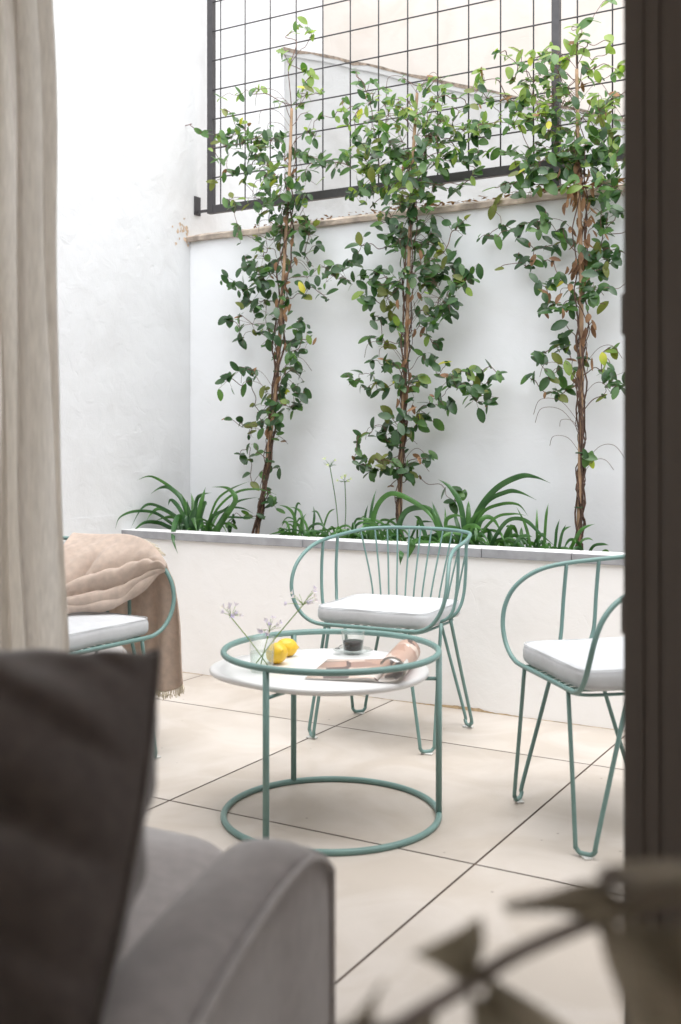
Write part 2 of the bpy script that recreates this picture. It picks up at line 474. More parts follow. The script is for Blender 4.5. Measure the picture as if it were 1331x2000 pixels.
# crumbs and dry leaves on top of the cap
db = MB()
for k in range(330):
    if k < 90: s = random.gauss(-2.55, .28) * H
    elif k < 210: s = random.gauss(-2.02, .17) * H
    else: s = random.gauss(-1.38, .15) * H
    if s < SL + .05: continue
    t = TB - .03 + random.random() * .09
    c = W(s, t, ZC + .034 + random.random() * (.028 if k >= 210 else .016))
    a = random.random() * 6.28; l = random.uniform(.008, .02) if k < 210 else random.uniform(.018, .04)
    d = Vector((math.cos(a), math.sin(a), random.uniform(-.3, .5))).normalized() * l
    w = Vector((-math.sin(a), math.cos(a), random.uniform(-.5, .5))).normalized() * l * .4
    db.add([c - d, c + w + ZUP * .004, c + d, c - w], [(0, 1, 2, 3)])
tag(db.build('leaf_litter', 'dry_leaf', smooth=False), 'dry brown leaf crumbs lying on top of the wall cap', 'leaf litter', kind='stuff')

# ------------------------------------------------------------------ planter
ZP = .609 * H
pl = root('planter', W(-1.2, TP + .2, 0), 'long white masonry planter with grey stone coping under the vines', 'planter')
wbox(MB(), SL + .001, SR - .001, TP, TP + .10, 0, ZP - .038).build('planter_wall', 'planter', pl, smooth=False)
ss = [SL + .001, -2.62, -.92 * H - .395, -1.06 * H + .02, .3, SR - .002]
ss = [SL + .001, -2.55, -1.70, on_t(1118, 1080, TP).dot(A_DIR), .3, SR - .002]
for a, b in zip(ss[:-1], ss[1:]):
    o = MB()
    wbox(o, a + .0012, b - .0012, TP - .012, TP + .115, ZP - .038, ZP)
    ob = o.build('coping_stone', ['coping', 'coping_lit_top'], pl, smooth=False, bevel=.003)
    ob.data.polygons[1].material_index = 1  # upper face takes the paler, lit copy of the stone
wbox(MB(), SL + .002, SR - .002, TP + .101, TB - .001, 0, ZP - .05).build('soil', 'soil', pl, smooth=False)
# rusty damp line where the planter meets the floor
mb = MB(); rows = []
hh = .004
for k in range(420):
    s = SL + .05 + (SR - SL - .1) * k / 419
    hot = math.exp(-((s + 1.75) / .16) ** 2) * .9 + (.6 if -.80 < s < .15 else .12)
    hh = max(.001, min(.014, hh + random.uniform(-.0035, .0035))) 
    rows.append([W(s, TP - .0022, .0004), W(s, TP - .0022, .001 + hh * hot)])
mb.grid(rows)
mb.build('damp_stain', mat('rusty_stain', (.58, .44, .28), .9, noise=.4, nscale=40), pl, smooth=False)

# ------------------------------------------------------------------ the trellis
TT = 4.30 * H
tr = root('trellis', W(-2.2, TT, ZC + .04), 'dark iron square mesh trellis standing above the back wall', 'trellis')
def bar(s0, s1, z0, z1, d=.03): return wbox(MB(), s0, s1, TT - d / 2, TT + d / 2, z0, z1)
zb0, zb1 = 2.125 * H, 2.163 * H
sp1, sp2 = -3.215 * H, -1.460 * H
bar(sp1 - .018, sp1 + .018, zb0, 3.9, .03).build('post', 'iron', tr, smooth=False, bevel=.001)
bar(sp2 - .018, sp2 + .018, ZC + .03, 3.9, .03).build('post', 'iron', tr, smooth=False, bevel=.001)
bar(sp1 + .0185, sp2 - .0185, zb0, zb1, .028).build('bottom_rail', 'iron', tr, smooth=False, bevel=.001)
bar(sp2 + .0185, .9, zb0, zb1, .028).build('bottom_rail', 'iron', tr, smooth=False, bevel=.001)
mb = MB()
vs = [-3.156 + .1454 * k for k in range(12)] + [-1.370 + .1435 * k for k in range(14)]
for s in vs: mb.tube([W(s * H, TT - .004, zb1 - .002), W(s * H, TT - .004, 3.9)], .0036, 6)
for k in range(12):
    z = (2.297 + .1433 * k) * H
    if z > 3.9: break
    mb.tube([W(sp1 - .005, TT - .011, z), W(.9, TT - .011, z)], .0036, 6)
mb.build('wire_mesh', 'iron', tr)
mb = MB(); zk = H * (1 + 460 / FPX * 5.4)
wbox(mb, SL + .001, SL + .008, TT - .025, TT + .025, zk - .05, zk + .05)
wbox(mb, SL + .008, sp1 - .0181, TT - .005, TT + .005, zb0 + .012, zb0 + .026)
mb.build('wall_bracket', 'iron', tr, smooth=False)

# ------------------------------------------------------------------ the house: front opening, room shell
hs_ = root('house', W(-.5, 0, 0), 'dark room of the house the patio is seen from, beside the brown frame', 'house')
sj = on_t(1218, 900, TF - .05).dot(A_DIR)              # inner edge of the door frame
mb = MB()
wbox(mb, SL - .25, 3.0, TF + .0, TF + .22, 2.42, 2.62)          # lintel
mb.build('lintel', 'wall', hs_, smooth=False); mb = MB()
wbox(mb, SR - .1, 3.0, TF + .0, TF + .22, 0, 2.4199)             # wall past an unseen open bay, added to bring daylight indoors
mb.build('front_wall', 'wall', hs_, smooth=False)
mb = MB(); wbox(mb, SL - .3, 3.0, -2.2, TF - .001, 2.5, 2.62); mb.build('ceiling', 'room', hs_, smooth=False)
mb = MB()
wbox(mb, SL - .3, SL - .02, -2.2, TF - .002, 0, .9); wbox(mb, SL - .3, SL - .02, -2.2, TF - .002, 2.3, 2.499); wbox(mb, SL - .3, SL - .02, -2.2, -1.3, .9001, 2.2999); wbox(mb, SL - .3, SL - .02, 1.0, TF - .002, .9001, 2.2999); wbox(mb, 2.7, 2.95, -2.2, TF - .002, 0, 2.499); wbox(mb, SL - .3, 3.0, -2.4, -2.201, 0, .9); wbox(mb, SL - .3, 3.0, -2.4, -2.201, 2.3, 2.62); wbox(mb, SL - .3, 3.0, -2.4, -2.201, .9001, 2.2999)  # left wall keeps an unseen window opening, added to light the pillow
mb.build('room_wall', 'room', hs_, smooth=False)

df = root('door_frame', W(sj + .1, TF, 0), 'tall dark brown aluminium sliding door frame cutting the picture edge', 'door frame')
def su(u, t): return on_t(u, 900, t).dot(A_DIR)
prof = [(1218, 1250, -.020, 'frame'), (1250, 1258, -.023, 'frame_hi'), (1258, 1289, -.0205, 'frame'), (1289, 1297, -.0185, 'frame'), (1297, 1480, -.022, 'frame')]
mb = MB()
for a, b, dt, m in prof:
    wbox(mb, su(a, TF - .05), su(b, TF - .05) - .0002, TF + dt - .03, TF + .10, 0, 2.42)
wbox(mb, su(1480, TF - .05), sj + .42, TF - .03, TF + .10, 0, 2.42)
mb.build('jamb', 'frame', df, smooth=False, bevel=.0015)
wbox(MB(), SL, SR - .101, TF - .05, TF + .10, 2.37, 2.4199).build('head_rail', 'frame', df, smooth=False)
for v0, v1 in ((575, 655), (1163, 1236)):
    z0, z1 = on_t(1216, v1, TF + .03).z, on_t(1216, v0, TF + .03).z
    wbox(MB(), su(1213, TF + .02), su(1218, TF - .05) - .0003, TF + .02, TF + .05, z0, z1).build('strike_plate', 'frame', df, smooth=False, bevel=.001)

# ------------------------------------------------------------------ curtain
TC = TF - .14
mb = MB(); rows = []
NS = 260
for k in range(41):
    z = .015 + (2.40 - .015) * k / 40
    v = 865 + (H - z) * FPX / 2.0
    ur = 77 + max(0, (v - 0)) / 1300 * 42 + 2 * math.sin(v / 95.0)
    sr = su(ur, TC); row = []
    for i in range(NS + 1):
        q = i / NS                                # 0 = right edge
        w = q * 1.05
        ph = w / .078 * 2 * math.pi
        amp = .030 * (1 + .35 * math.sin(w * 17)) * (.75 + .35 * (1 - z / 2.4))
        off = amp * math.sin(ph + .45 * math.sin(z * 1.1 + w * 9)) + .006 * math.sin(ph * 2.3 + z * 2) + .003 * math.sin(w * 160 + z * 2.5)
        # narrower, doubled first fold
        s = sr - w * .80 - .014 * math.sin(2 * ph + z) - .006 * math.sin(z * 6 + w * 30)
        row.append(W(s, TC + off, z))
    rows.append(row)
mb.grid(rows)
cu = mb.build('curtain', 'curtain')
tag(cu, 'floor length natural linen curtain hanging at the left of the opening', 'curtain')
# ------------------------------------------------------------------ wire chairs
def rounded_pad(mb, hx0, hx1, hy0, hy1, z0, z1, rc, re, crown=.006, n=7, wob=0.0):
    def outline(inset):
        pts = []
        x0, x1, y0, y1 = hx0 + inset, hx1 - inset, hy0 + inset, hy1 - inset
        r = max(rc - inset, .004)
        for cx, cy_, a0 in ((x1 - r, y1 - r, 0), (x0 + r, y1 - r, 90), (x0 + r, y0 + r, 180), (x1 - r, y0 + r, 270)):
            for k in range(n + 1):
                a = R(a0 + 90 * k / n); pts.append((cx + r * math.cos(a), cy_ + r * math.sin(a)))
        # extra points along the straight edges
        out = []
        for i in range(len(pts)):
            p, q = pts[i], pts[(i + 1) % len(pts)]
            d = math.dist(p, q); m = max(1, int(d / .04))
            for j in range(m): out.append((p[0] + (q[0] - p[0]) * j / m, p[1] + (q[1] - p[1]) * j / m))
        return out
    base = outline(0); cx, cyy = (hx0 + hx1) / 2, (hy0 + hy1) / 2
    hw, hh = (hx1 - hx0) / 2, (hy1 - hy0) / 2
    rings = []
    def ring(inset, z):
        kx, ky = (hw - inset) / hw, (hh - inset) / hh
        rings.append([Vector((cx + (x - cx) * kx, cyy + (y - cyy) * ky, z + wob * math.sin(x * 31 + y * 17))) for x, y in base])
    ring(hw * .99 if hw < hh else hh * .99, z0); ring(re, z0); 
    for a in (30, 60, 90): ring(re * (1 - math.sin(R(a))), z0 + re * (1 - math.cos(R(a))))
    for a in (0, 30, 60, 90): ring(re * (1 - math.cos(R(a))), z1 - re + re * math.sin(R(a)))
    ring(re + .03, z1 + crown * .6); ring(re + .08, z1 + crown); rings.append([Vector((cx + (x - cx) * .003, cyy + (y - cyy) * .003, z1 + crown)) for x, y in base])
    mb.grid(rings, closed=True)
    return base

def make_chair():
    t = root('wire_armchair', (0, 0, 0), 'x', 'chair', 'teal wire armchairs around the coffee table', world=False)
    half = [(0, -.215, .427), (.09, -.215, .427), (.16, -.215, .427), (.20, -.217, .432), (.237, -.221, .452), (.266, -.224, .488), (.285, -.222, .535), (.291, -.212, .585),
            (.287, -.188, .635), (.277, -.145, .676), (.268, -.085, .703), (.263, -.01, .716), (.255, .08, .725), (.237, .165, .734), (.208, .236, .742), (.125, .272, .748), (0, .283, .750)]
    half = [(x * 1.055, y * (1.03 if y > .1 else 1), z) for x, y, z in half]
    full = half + [(-x, y, z) for x, y, z in reversed(half[1:-1])]
    MB().tube(crv(full, 5, True), .0073, 10, closed=True).build('arm_rail', 'teal', t)
    fine = crv(half, 12)
    def rail_at(x):
        c = [p for p in fine if p.y > .05]
        return min(c, key=lambda p: abs(p.x - x))
    mb = MB()
    for sx in (1, -1):
        for (yt, zt, yb) in ((-.02, .712, -.05), (.085, .723, .045)):
            xt = .277 if yt < 0 else .268
            mb2 = MB().tube(crv([(sx * xt, yt, zt), (sx * (xt + .002), yt - .008, .62), (sx * (xt - .004), yt - .018, .52), (sx * (xt - .022), yb, .462), (sx * .20, yb, .432), (sx * .155, yb, .420), (sx * .10, yb, .418)], 6), .0064, 8)
            mb2.build('side_rod', 'teal', t)
    for k in range(11):
        q = (k - 5) / 5
        xb, xt = .168 * q, .235 * q
        p = rail_at(abs(xt)); 
        xr = p.x if q >= 0 else -p.x
        MB().tube(crv([(xb, -.212, .425), (xb, 0, .422), (xb, .15, .422), (xb * 1.01, .19, .428), (xb * 1.03, .212, .452), (xb * .75 + xr * .25, .225, .52), (xb * .4 + xr * .6, (.225 + p.y) / 2, .63), (xr, p.y, p.z)], 5), .0035, 7).build('back_rod', 'teal', t)
    mb = MB()
    mb.tube(crv([(-.16, -.21, .419), (-.195, -.17, .418), (-.20, 0, .418), (-.195, .13, .418), (-.15, .185, .418), (0, .195, .418), (.15, .185, .418), (.195, .13, .418), (.20, 0, .418), (.195, -.17, .418), (.16, -.21, .419)], 5), .0048, 8)
    mb.build('seat_frame', 'teal', t)
    for sx in (1, -1):
        for front in (1, 0):
            if front: A, B, F, td = Vector((sx * .150, -.213, .425)), Vector((sx * .232, -.075, .440)), Vector((sx * .229, -.200, .012)), Vector((sx, 1, 0)).normalized()
            else: A, B, F, td = Vector((sx * .12, .190, .418)), Vector((sx * .222, .045, .436)), Vector((sx * .232, .205, .012)), Vector((sx, -1, 0)).normalized()
            w = .027
            fa, fb_ = F - td * w, F + td * w
            pts = [A, A.lerp(fa + ZUP * .025, .5), fa + ZUP * .03 - td * .0015, fa + ZUP * .012, fa + td * .009 , fa + td * .018 - ZUP * .002, F - ZUP * .0022, fb_ - td * .018 - ZUP * .002, fb_ - td * .009, fb_ + ZUP * .012, fb_ + ZUP * .03 + td * .0015, B.lerp(fb_ + ZUP * .025, .5), B]
            leg = MB().tube(crv(pts, 4), .0064, 8).build('leg', 'teal', t)
            MB().box((F.x - .02, F.y - .011, 0), (F.x + .02, F.y + .011, .006)).build('foot_glide', 'clear_foot', leg, smooth=False, bevel=.002)
    mb = MB(); base = rounded_pad(mb, -.222, .222, -.205, .190, .430, .490, .050, .019, .011, wob=.0018)
    pad = mb.build('seat_cushion', 'cushion', t)
    MB().tube([(x * .985, y * .985 - .0002, .487) for x, y in base], .0015, 6, closed=True).build('piping', 'cushion', pad)
    return t
def place(ch, x, y, f, label):
    ch.location = (x * H, y * H, 0); ch.rotation_euler = (0, 0, math.atan2(f[0], -f[1])); ch['label'] = label
c1 = make_chair()
place(c1, .1736, 3.745, (-.452, -.892), 'teal wire armchair standing behind the table with its back to the planter')
c2 = copy_tree(c1)
place(c2, .722, 2.862, (-.974, -.226), 'teal wire armchair cut off by the dark brown door frame')
c3 = copy_tree(c1)
place(c3, -.856, 3.362, (.84, -.54), 'teal wire armchair beside the curtain with the blush throw over it')

# ------------------------------------------------------------------ throw over the curtain-side chair
CX = Vector((-.856 * H, 3.362 * H, 0)); LX, LY = Vector((.841, -.0, 0)), None
fn = Vector((.84, -.54, 0)).normalized(); LY = -fn; LX = Vector((-fn.y, fn.x, 0))
if LX.y < 0: LX = -LX
def loc(x, y, z): return CX + LX * x + LY * y + ZUP * z
rail = crv([(.255, .225, .748), (.268, .17, .746), (.274, .08, .748), (.280, .0, .752), (.285, -.06, .746), (.292, -.11, .728), (.299, -.15, .696), (.305, -.185, .652)], 9)
inner = crv([(-.06, .06, .512), (.0, .03, .512), (.06, .0, .512), (.12, -.04, .513), (.17, -.075, .522), (.215, -.10, .545), (.26, -.14, .59), (.300, -.183, .635)], 9)
outer = crv([(.29, .27, .36), (.31, .20, .36), (.325, .12, .36), (.335, .05, .35), (.34, -.02, .27), (.345, -.08, .20), (.355, -.14, .19), (.372, -.20, .235)], 9)
mbt = MB(); rows = []
NA = len(rail); NB = 44
def sm(x): x = max(0, min(1, x)); return x * x * (3 - 2 * x)
for i in range(NA):
    a = i / (NA - 1); row = []
    r0, i0, o0 = [loc(*p) for p in (rail[i], inner[i], outer[i])]
    outn = (o0 - r0); outn.z = 0
    outn = outn.normalized() if outn.length > 1e-4 else LX
    for j in range(-NB, NB + 1):
        b = j / NB
        if b < 0:
            q = -b
            p = r0.lerp(o0, q); p += outn * (.022 * sm(q * 6) + .012 * math.sin(a * 34 + q * 2) * sm(q * 2) )
            p += ZUP * (.012 * math.sin(a * 9 + 1)) * q
            if a > .72: p += LX * (.01 * math.sin(q * 5) * q)
        else:
            q = b
            span = (i0 - r0)
            sag = math.sin(q * math.pi)
            p = r0.lerp(i0, q) - ZUP * 0 + (LX * -.4 + fn * .2 + ZUP * .45).normalized() * (.036 * sag * (1 - a) ** .5 + .010 * sag)
            b1 = .80 - .36 * sm(a * 1.25) + .02 * math.sin(a * 14); b2 = b1 + (1.03 - b1) * .52
            hf = 0
            if q < b1:
                hf = .014 * math.sin(math.pi * q / b1) ** .7
                dcr = abs(a - (.30 - .22 * (q - .45)))          # the deep crease running down to the rolls
                hf -= .030 * math.exp(-(dcr / .035) ** 2) * sm((q - .30) * 4)
                hf += .020 * math.exp(-((a - (.42 - .25 * (q - .4))) / .07) ** 2) * sm((q - .2) * 3)
            elif q < b2: hf = .050 * math.sin(math.pi * (q - b1) / (b2 - b1)) ** .55
            else: hf = .046 * math.sin(math.pi * min(1, (q - b2) / (1.03 - b2))) ** .55
            p += (LX * -.5 + fn * .35 + ZUP * .75).normalized() * (hf * (1.0 - .45 * a) * sm((1 - a) * 8 + .25))
            p += ZUP * (.004 * math.sin(a * 41 + q * 13) + .0018 * math.sin(a * 70) * math.sin(q * 46) * (1 - a) * (1 if q < b1 else .1)) * sag
        # rounded top over the rail
        p += ZUP * (.010 * math.exp(-(b * 9) ** 2)) - outn * 0
        row.append(p)
    rows.append(row)
mbt.grid(rows)
th = root('throw', CX + ZUP * .5, 'blush pink woven cotton throw draped over the arm of the chair by the curtain', 'throw')
mbt.build('blanket', 'throw', th, solid=.007, subsurf=1)
# a doubled-back rolled fold lying along the lower inside edge
mb = MB()
for k, (dz, dq, rr) in enumerate(((.016, .0, .024),)):
    path = [loc(*inner[i]).lerp(loc(*rail[i]), dq) + ZUP * dz + LX * -.01 for i in range(4, NA - (0 if k == 0 else 6), 3)]
    rad = [rr * (.85 + .2 * math.sin(i * .9 + k)) * (1 if i < len(path) - 4 else .35 + .16 * (len(path) - i)) for i in range(len(path))]
    mb.tube(path, rad, 14)
mb.build('rolled_fold', 'throw', th, subsurf=1)
mb = MB()
for i in range(0, NA - 1):
    for q in range(5):
        if i / NA < .45 : continue
        b0 = rows[i][0].lerp(rows[i + 1][0], q / 5) + ZUP * .003
        e = b0 + Vector((random.uniform(-.008, .008), random.uniform(-.008, .008), -random.uniform(.02, .035)))
        mb.tube([b0, b0.lerp(e, .5) + Vector((random.uniform(-.003, .003),) * 3), e], .0012, 4)
for k in range(60):                      # frayed edge at the top corner
    i = int(NA * .62 + random.random() * NA * .25)
    b0 = rows[min(i, NA - 1)][NB - 1] + ZUP * .004
    e = b0 + LX * random.uniform(.02, .035) - ZUP * random.uniform(0, .03) + fn * random.uniform(-.01, .015)
    mb.tube([b0, b0.lerp(e, .5) + ZUP * .006, e], .0013, 4)
mb.build('fringe', 'fringe', th)

# ------------------------------------------------------------------ coffee table
TCX, TCY, TR = -.027, 3.18, .314
ZR, ZT = .483, .431
tb = root('coffee_table', (TCX, TCY, 0), 'round teal tube coffee table with white marble top set below its rim', 'table')
def ring(z, r, n=96): return [(TCX + r * math.cos(2 * math.pi * k / n), TCY + r * math.sin(2 * math.pi * k / n), z) for k in range(n)]
MB().tube(ring(ZR, TR), .0092, 12, closed=True).build('top_ring', 'teal', tb)
MB().tube(ring(.008, TR), .0092, 12, closed=True).build('base_ring', 'teal', tb)
for a in (-3.0, 236.5, 113.0):
    d = Vector((math.cos(R(a)), math.sin(R(a)), 0)); p = Vector((TCX, TCY, 0)) + d * TR
    lg = MB().tube([p + ZUP * .012, p + ZUP * (ZR - .005)], .0092, 12).build('leg', 'teal', tb)
    MB().tube([p + ZUP * (ZT - .028), p - d * .09 + ZUP * (ZT - .028)], .0055, 8).build('bracket', 'teal', lg)
mb = MB(); rings_ = []
n = 120
def mr(th):
    r = .286 + .075 * max(0, math.cos(th - R(172))) ** 5 + .022 * max(0, math.cos(th - R(85))) ** 2
    return r
for ins, z, kk in ((0, -.018, .002), (.006, -.018, 1), (.001, -.014, 1), (0, -.009, 1), (.001, -.004, 1), (.005, 0, 1), (.02, .0, 1), (.02, .0, .5), (0, .0, .002)):
    rings_.append([Vector((TCX + (mr(2 * math.pi * k / n) - ins) * kk * math.cos(2 * math.pi * k / n), TCY + (mr(2 * math.pi * k / n) - ins) * kk * math.sin(2 * math.pi * k / n), ZT + z)) for k in range(n)])
mb.grid(rings_, closed=True)
mb.build('tabletop', 'marble', tb)

# things on the table
ZS = ZT + .0006
p = on_z(512, 1312, ZS)
vz = root('glass_tumbler', p, 'clear water tumbler holding cut lilac flowers on the table', 'glass')
mb = MB(); mb.lathe([(.0005, .001), (.031, .001), (.033, .006), (.037, .10), (.0355, .10), (.0315, .009), (.0005, .009)], p); mb.build('tumbler_wall', 'glass', vz)
MB().lathe([(.0005, .0095), (.0310, .0095), (.0334, .058), (.0005, .058)], p).build('water', 'water', vz)
fl = root('flower_bunch', p + ZUP * .012, 'thin green stems with pale lilac umbels standing in the water tumbler', 'flowers')
def umbel(parent, c, n, r, keep=.85):
    mb = MB(); pm = MB()
    for k in range(n):
        d = Vector((random.gauss(0, 1), random.gauss(0, 1), abs(random.gauss(.3, .8)))).normalized()
        e = c + d * r * random.uniform(.6, 1.1)
        mb.tube([c, c.lerp(e, .5) + ZUP * .003, e], .0008, 4)
        if random.random() < keep:
            for q in range(5):
                a = q * 1.256; u_ = d.orthogonal().normalized(); w_ = d.cross(u_)
                s = u_ * math.cos(a) + w_ * math.sin(a)
                tt = d.cross(s)
                L_ = random.uniform(.009, .014)
                pm.add([e, e + d * L_ * .7 + s * L_ * .35 + tt * .003, e + d * L_ + s * L_ * .8, e + d * L_ * .7 + s * L_ * .35 - tt * .003], [(0, 1, 2, 3)])
    return mb, pm
for (u, v, nn, rr, dy) in ((452, 1206, 12, .036, .01), (592, 1182, 14, .05, .02), (527, 1232, 11, .035, -.01)):
    stem = MB(); top = at_d(u, v, p.y + dy)
    b0 = p + Vector(((p.x - top.x) * .22, random.uniform(-.01, .01), .012))
    stem.tube(crv([b0, b0.lerp(top, .5) + ZUP * .004, top], 5), .0016, 6)
    a, b = umbel(fl, top, nn, rr, keep=.7)
    stem.add(a.v, a.f); so_ = stem.build('stem', 'young_leaf', fl); b.build('petals', 'petal', so_)

def lemon(name, c, ax, r, label):
    ax = ax.normalized(); u_ = ax.orthogonal().normalized(); w_ = ax.cross(u_)
    P = []
    for k in range(25):
        q = -1 + 2 * k / 24
        rad = r * math.sqrt(max(0, 1 - abs(q) ** 2.2)) ** 1.0
        rad = max(rad, .0008)
        x = q * r * 1.22
        if abs(q) > .9: x += math.copysign((abs(q) - .9) * r * 1.9, q); rad = max(rad * .75, r * .10 if abs(q) < .99 else .001)
        P.append([c + ax * x + (u_ * math.cos(2 * math.pi * j / 24) + w_ * math.sin(2 * math.pi * j / 24)) * rad for j in range(24)])
    mb = MB(); mb.grid(P, closed=True)
    o = mb.build(name, 'lemon', off=c); tag(o, label, 'lemon', 'lemons on the table'); return o
pl1 = on_z(541, 1296, ZS); lemon('lemon', Vector((pl1.x, pl1.y, ZS + .031)), Vector((.35, -.6, .25)), .031, 'ripe yellow lemon right behind the water tumbler, its tip toward us')
pl2 = on_z(560, 1284, ZS); lemon('lemon', Vector((pl2.x, pl2.y + .015, ZS + .028)), Vector((.9, .25, -.05)), .028, 'ripe yellow lemon lying farther from the tumbler, tip pointing to the coffee')

pc = on_z(690, 1277, ZS)
sc_ = MB(); sc_.lathe([(.0005, .002), (.028, .002), (.035, .004), (.062, .013), (.0605, .0145), (.034, .0065), (.0005, .0055)], pc)
so = sc_.build('saucer', 'glass', off=pc); tag(so, 'clear glass saucer under the coffee glass', 'saucer')
cz = .0067
cg = root('coffee_glass', pc + ZUP * cz, 'small clear glass half full of black coffee on its saucer', 'glass')
MB().lathe([(.0005, cz), (.027, cz), (.030, cz + .004), (.0375, cz + .064), (.036, cz + .064), (.0285, cz + .006), (.0005, cz + .005)], pc).build('glass_wall', 'glass', cg)
MB().lathe([(.0005, cz + .0055), (.0281, cz + .0065), (.0320, cz + .034), (.0005, cz + .034)], pc).build('coffee', 'coffee', cg)
mb = MB(); q0 = pc + Vector((-.048, -.012, .017)); q1 = pc + Vector((-.034, .045, .020))
mb.tube(crv([q0, q0.lerp(q1, .4) + ZUP * .003, q1], 5), .0014, 6)
mb.lathe([(.0003, 0), (.006, .001), (.0085, .003), (.006, .002), (.0003, .0005)], q0 - ZUP * .001, 14)
tag(mb.build('teaspoon', 'spoon', off=q0), 'little steel teaspoon lying on the glass saucer', 'spoon')

# magazine: left pages flat, right pages rolled up
def page_mat(name, seed, base):
    m = bpy.data.materials.new(name); m.use_nodes = True; nt = m.node_tree; L = nt.links.new
    b = nt.nodes['Principled BSDF']; b.inputs['Roughness'].default_value = .38
    tc = nt.nodes.new('ShaderNodeTexCoord'); mp = nt.nodes.new('ShaderNodeMapping')
    mp.inputs['Location'].default_value = (seed, seed * .7, 0); mp.inputs['Scale'].default_value = (1, .8, 1)
    L(tc.outputs['Object'], mp.inputs['Vector'])
    v = nt.nodes.new('ShaderNodeTexVoronoi'); v.distance = 'CHEBYCHEV'; v.inputs['Scale'].default_value = 15; v.inputs['Randomness'].default_value = .8
    L(mp.outputs[0], v.inputs['Vector'])
    sx = nt.nodes.new('ShaderNodeSeparateColor'); L(v.outputs['Color'], sx.inputs[0])
    r = nt.nodes.new('ShaderNodeValToRGB'); r.color_ramp.interpolation = 'CONSTANT'
    cols = base; r.color_ramp.elements[0].color = (*cols[0], 1); r.color_ramp.elements[1].position = .2; r.color_ramp.elements[1].color = (*cols[1], 1)
    for k in range(2, len(cols)):
        e = r.color_ramp.elements.new(k * .2 - .02); e.color = (*cols[k], 1)
    L(sx.outputs[0], r.inputs['Fac']); L(r.outputs['Color'], b.inputs['Base Color'])
    return m
M['page'] = page_mat('printed_page', 3.1, [(.42, .26, .20), (.72, .69, .66), (.50, .34, .27), (.12, .08, .07), (.64, .52, .45)])
M['page_photo'] = page_mat('printed_photo', 1.4, [(.44, .29, .23), (.14, .10, .09), (.62, .50, .43), (.34, .22, .18), (.72, .66, .61)])
M['paper'] = mat('paper_edge', (.72, .68, .64), .8)
b0 = on_z(738, 1334, ZS)
sd_ = Vector((.22, .975, 0)).normalized(); wd = Vector((-.975, .22, 0))
mg = root('magazine', b0, 'open colour magazine on the marble, its right hand pages rolled back', 'magazine')
def sheet(name, prof, m, zoff):
    P = [[b0 + wd * (-x if False else x) + sd_ * (.27 * j / 10) + ZUP * (z + zoff) for j in range(11)] for x, z in prof]
    mb = MB(); mb.grid(P)
    return mb.build(name, m, mg, solid=.0004)
left = [(0, .004), (.01, .010), (.03, .012), (.06, .010), (.10, .007), (.15, .005), (.205, .003)]
for k in range(7):
    f_ = 1 - k / 7
    sheet('left_page', [(x + k * .0005, z * (.25 + .75 * f_)) for x, z in left], 'page_photo' if k == 0 else 'paper', .0006)
rollr, cz_ = .036, .0375
for k in range(6):
    rr = rollr - k * .0011; prof = [(0, .004 - k * .0004), (-.012, .002 + k * .0004)]
    for j in range(0, 15 - k % 2):
        a = -90 + j * 18
        prof.append((-.040 - rr * math.cos(R(a)) * 1.05 * (1 if a > -90 else 1), cz_ + rr * math.sin(R(a))))
    sheet('rolled_page', prof, 'page' if k == 0 else ('paper' if k < 5 else 'page_photo'), .0006)

# ------------------------------------------------------------------ armchair indoors (foreground)
sf = root('upholstered_armchair', (-.35, 1.0, 0), 'grey velvet armchair in the foreground with piped arm', 'armchair')
out_ = crv([(-.012, 1.385), (-.019, 1.36), (-.045, 1.27), (-.070, 1.187), (-.094, 1.076), (-.115, .96), (-.130, .85), (-.150, .70), (-.17, .52)], 6)
inn_ = crv([(-.112, 1.425), (-.120, 1.395), (-.150, 1.300), (-.180, 1.187), (-.212, 1.060), (-.233, .93), (-.250, .82), (-.268, .68), (-.285, .50)], 6)
ZA = .603
P = []
n = len(out_)
for i in range(n):
    o, q = out_[i], inn_[i]
    o = Vector((o[0], o[1], 0)); q = Vector((q[0], q[1], 0))
    dist = (o - Vector((out_[0][0], out_[0][1], 0))).length
    droop = .050 * max(0, 1 - dist / .13) ** 2.2
    zt = ZA - droop
    row = [q + ZUP * .12]
    for k in range(1, 6): row.append(q + ZUP * (.12 + (zt - .045 - .12) * k / 5))
    for k in range(1, 12):
        a = k / 12
        e = q.lerp(o, a)
        row.append(e + ZUP * (zt - .006 + .016 * math.sin(math.pi * a) ** .7 - .010 * (1 if a > .93 else 0)))
    for k in range(5, 0, -1): row.append(o + ZUP * (.12 + (zt - .012 - .12) * k / 5))
    row.append(o + ZUP * .12)
    P.append(row)
mb = MB(); mb.grid(P)
# front end cap
c0 = [Vector(p) for p in P[0]]; mid = sum(c0, Vector()) / len(c0)
mb.add(c0 + [mid + Vector((.006, .03, 0))], [(i, i + 1, len(c0)) for i in range(len(c0) - 1)])
arm = mb.build('arm', 'velvet', sf, subsurf=1)
pip = [P[i][-6] + Vector((.001, 0, .004)) for i in range(n)]
front = [P[0][k] + Vector((.002, .006, .003)) for k in range(len(P[0]) - 1, 4, -1)]
mb = MB(); mb.tube(pip, .0048, 8); mb.build('piping', 'piping', arm)
mb = MB(); mb.tube([P[0][k] + Vector((.001, .002, .003)) for k in range(0, len(P[0]))], .0046, 8); mb.build('piping', 'piping', arm)
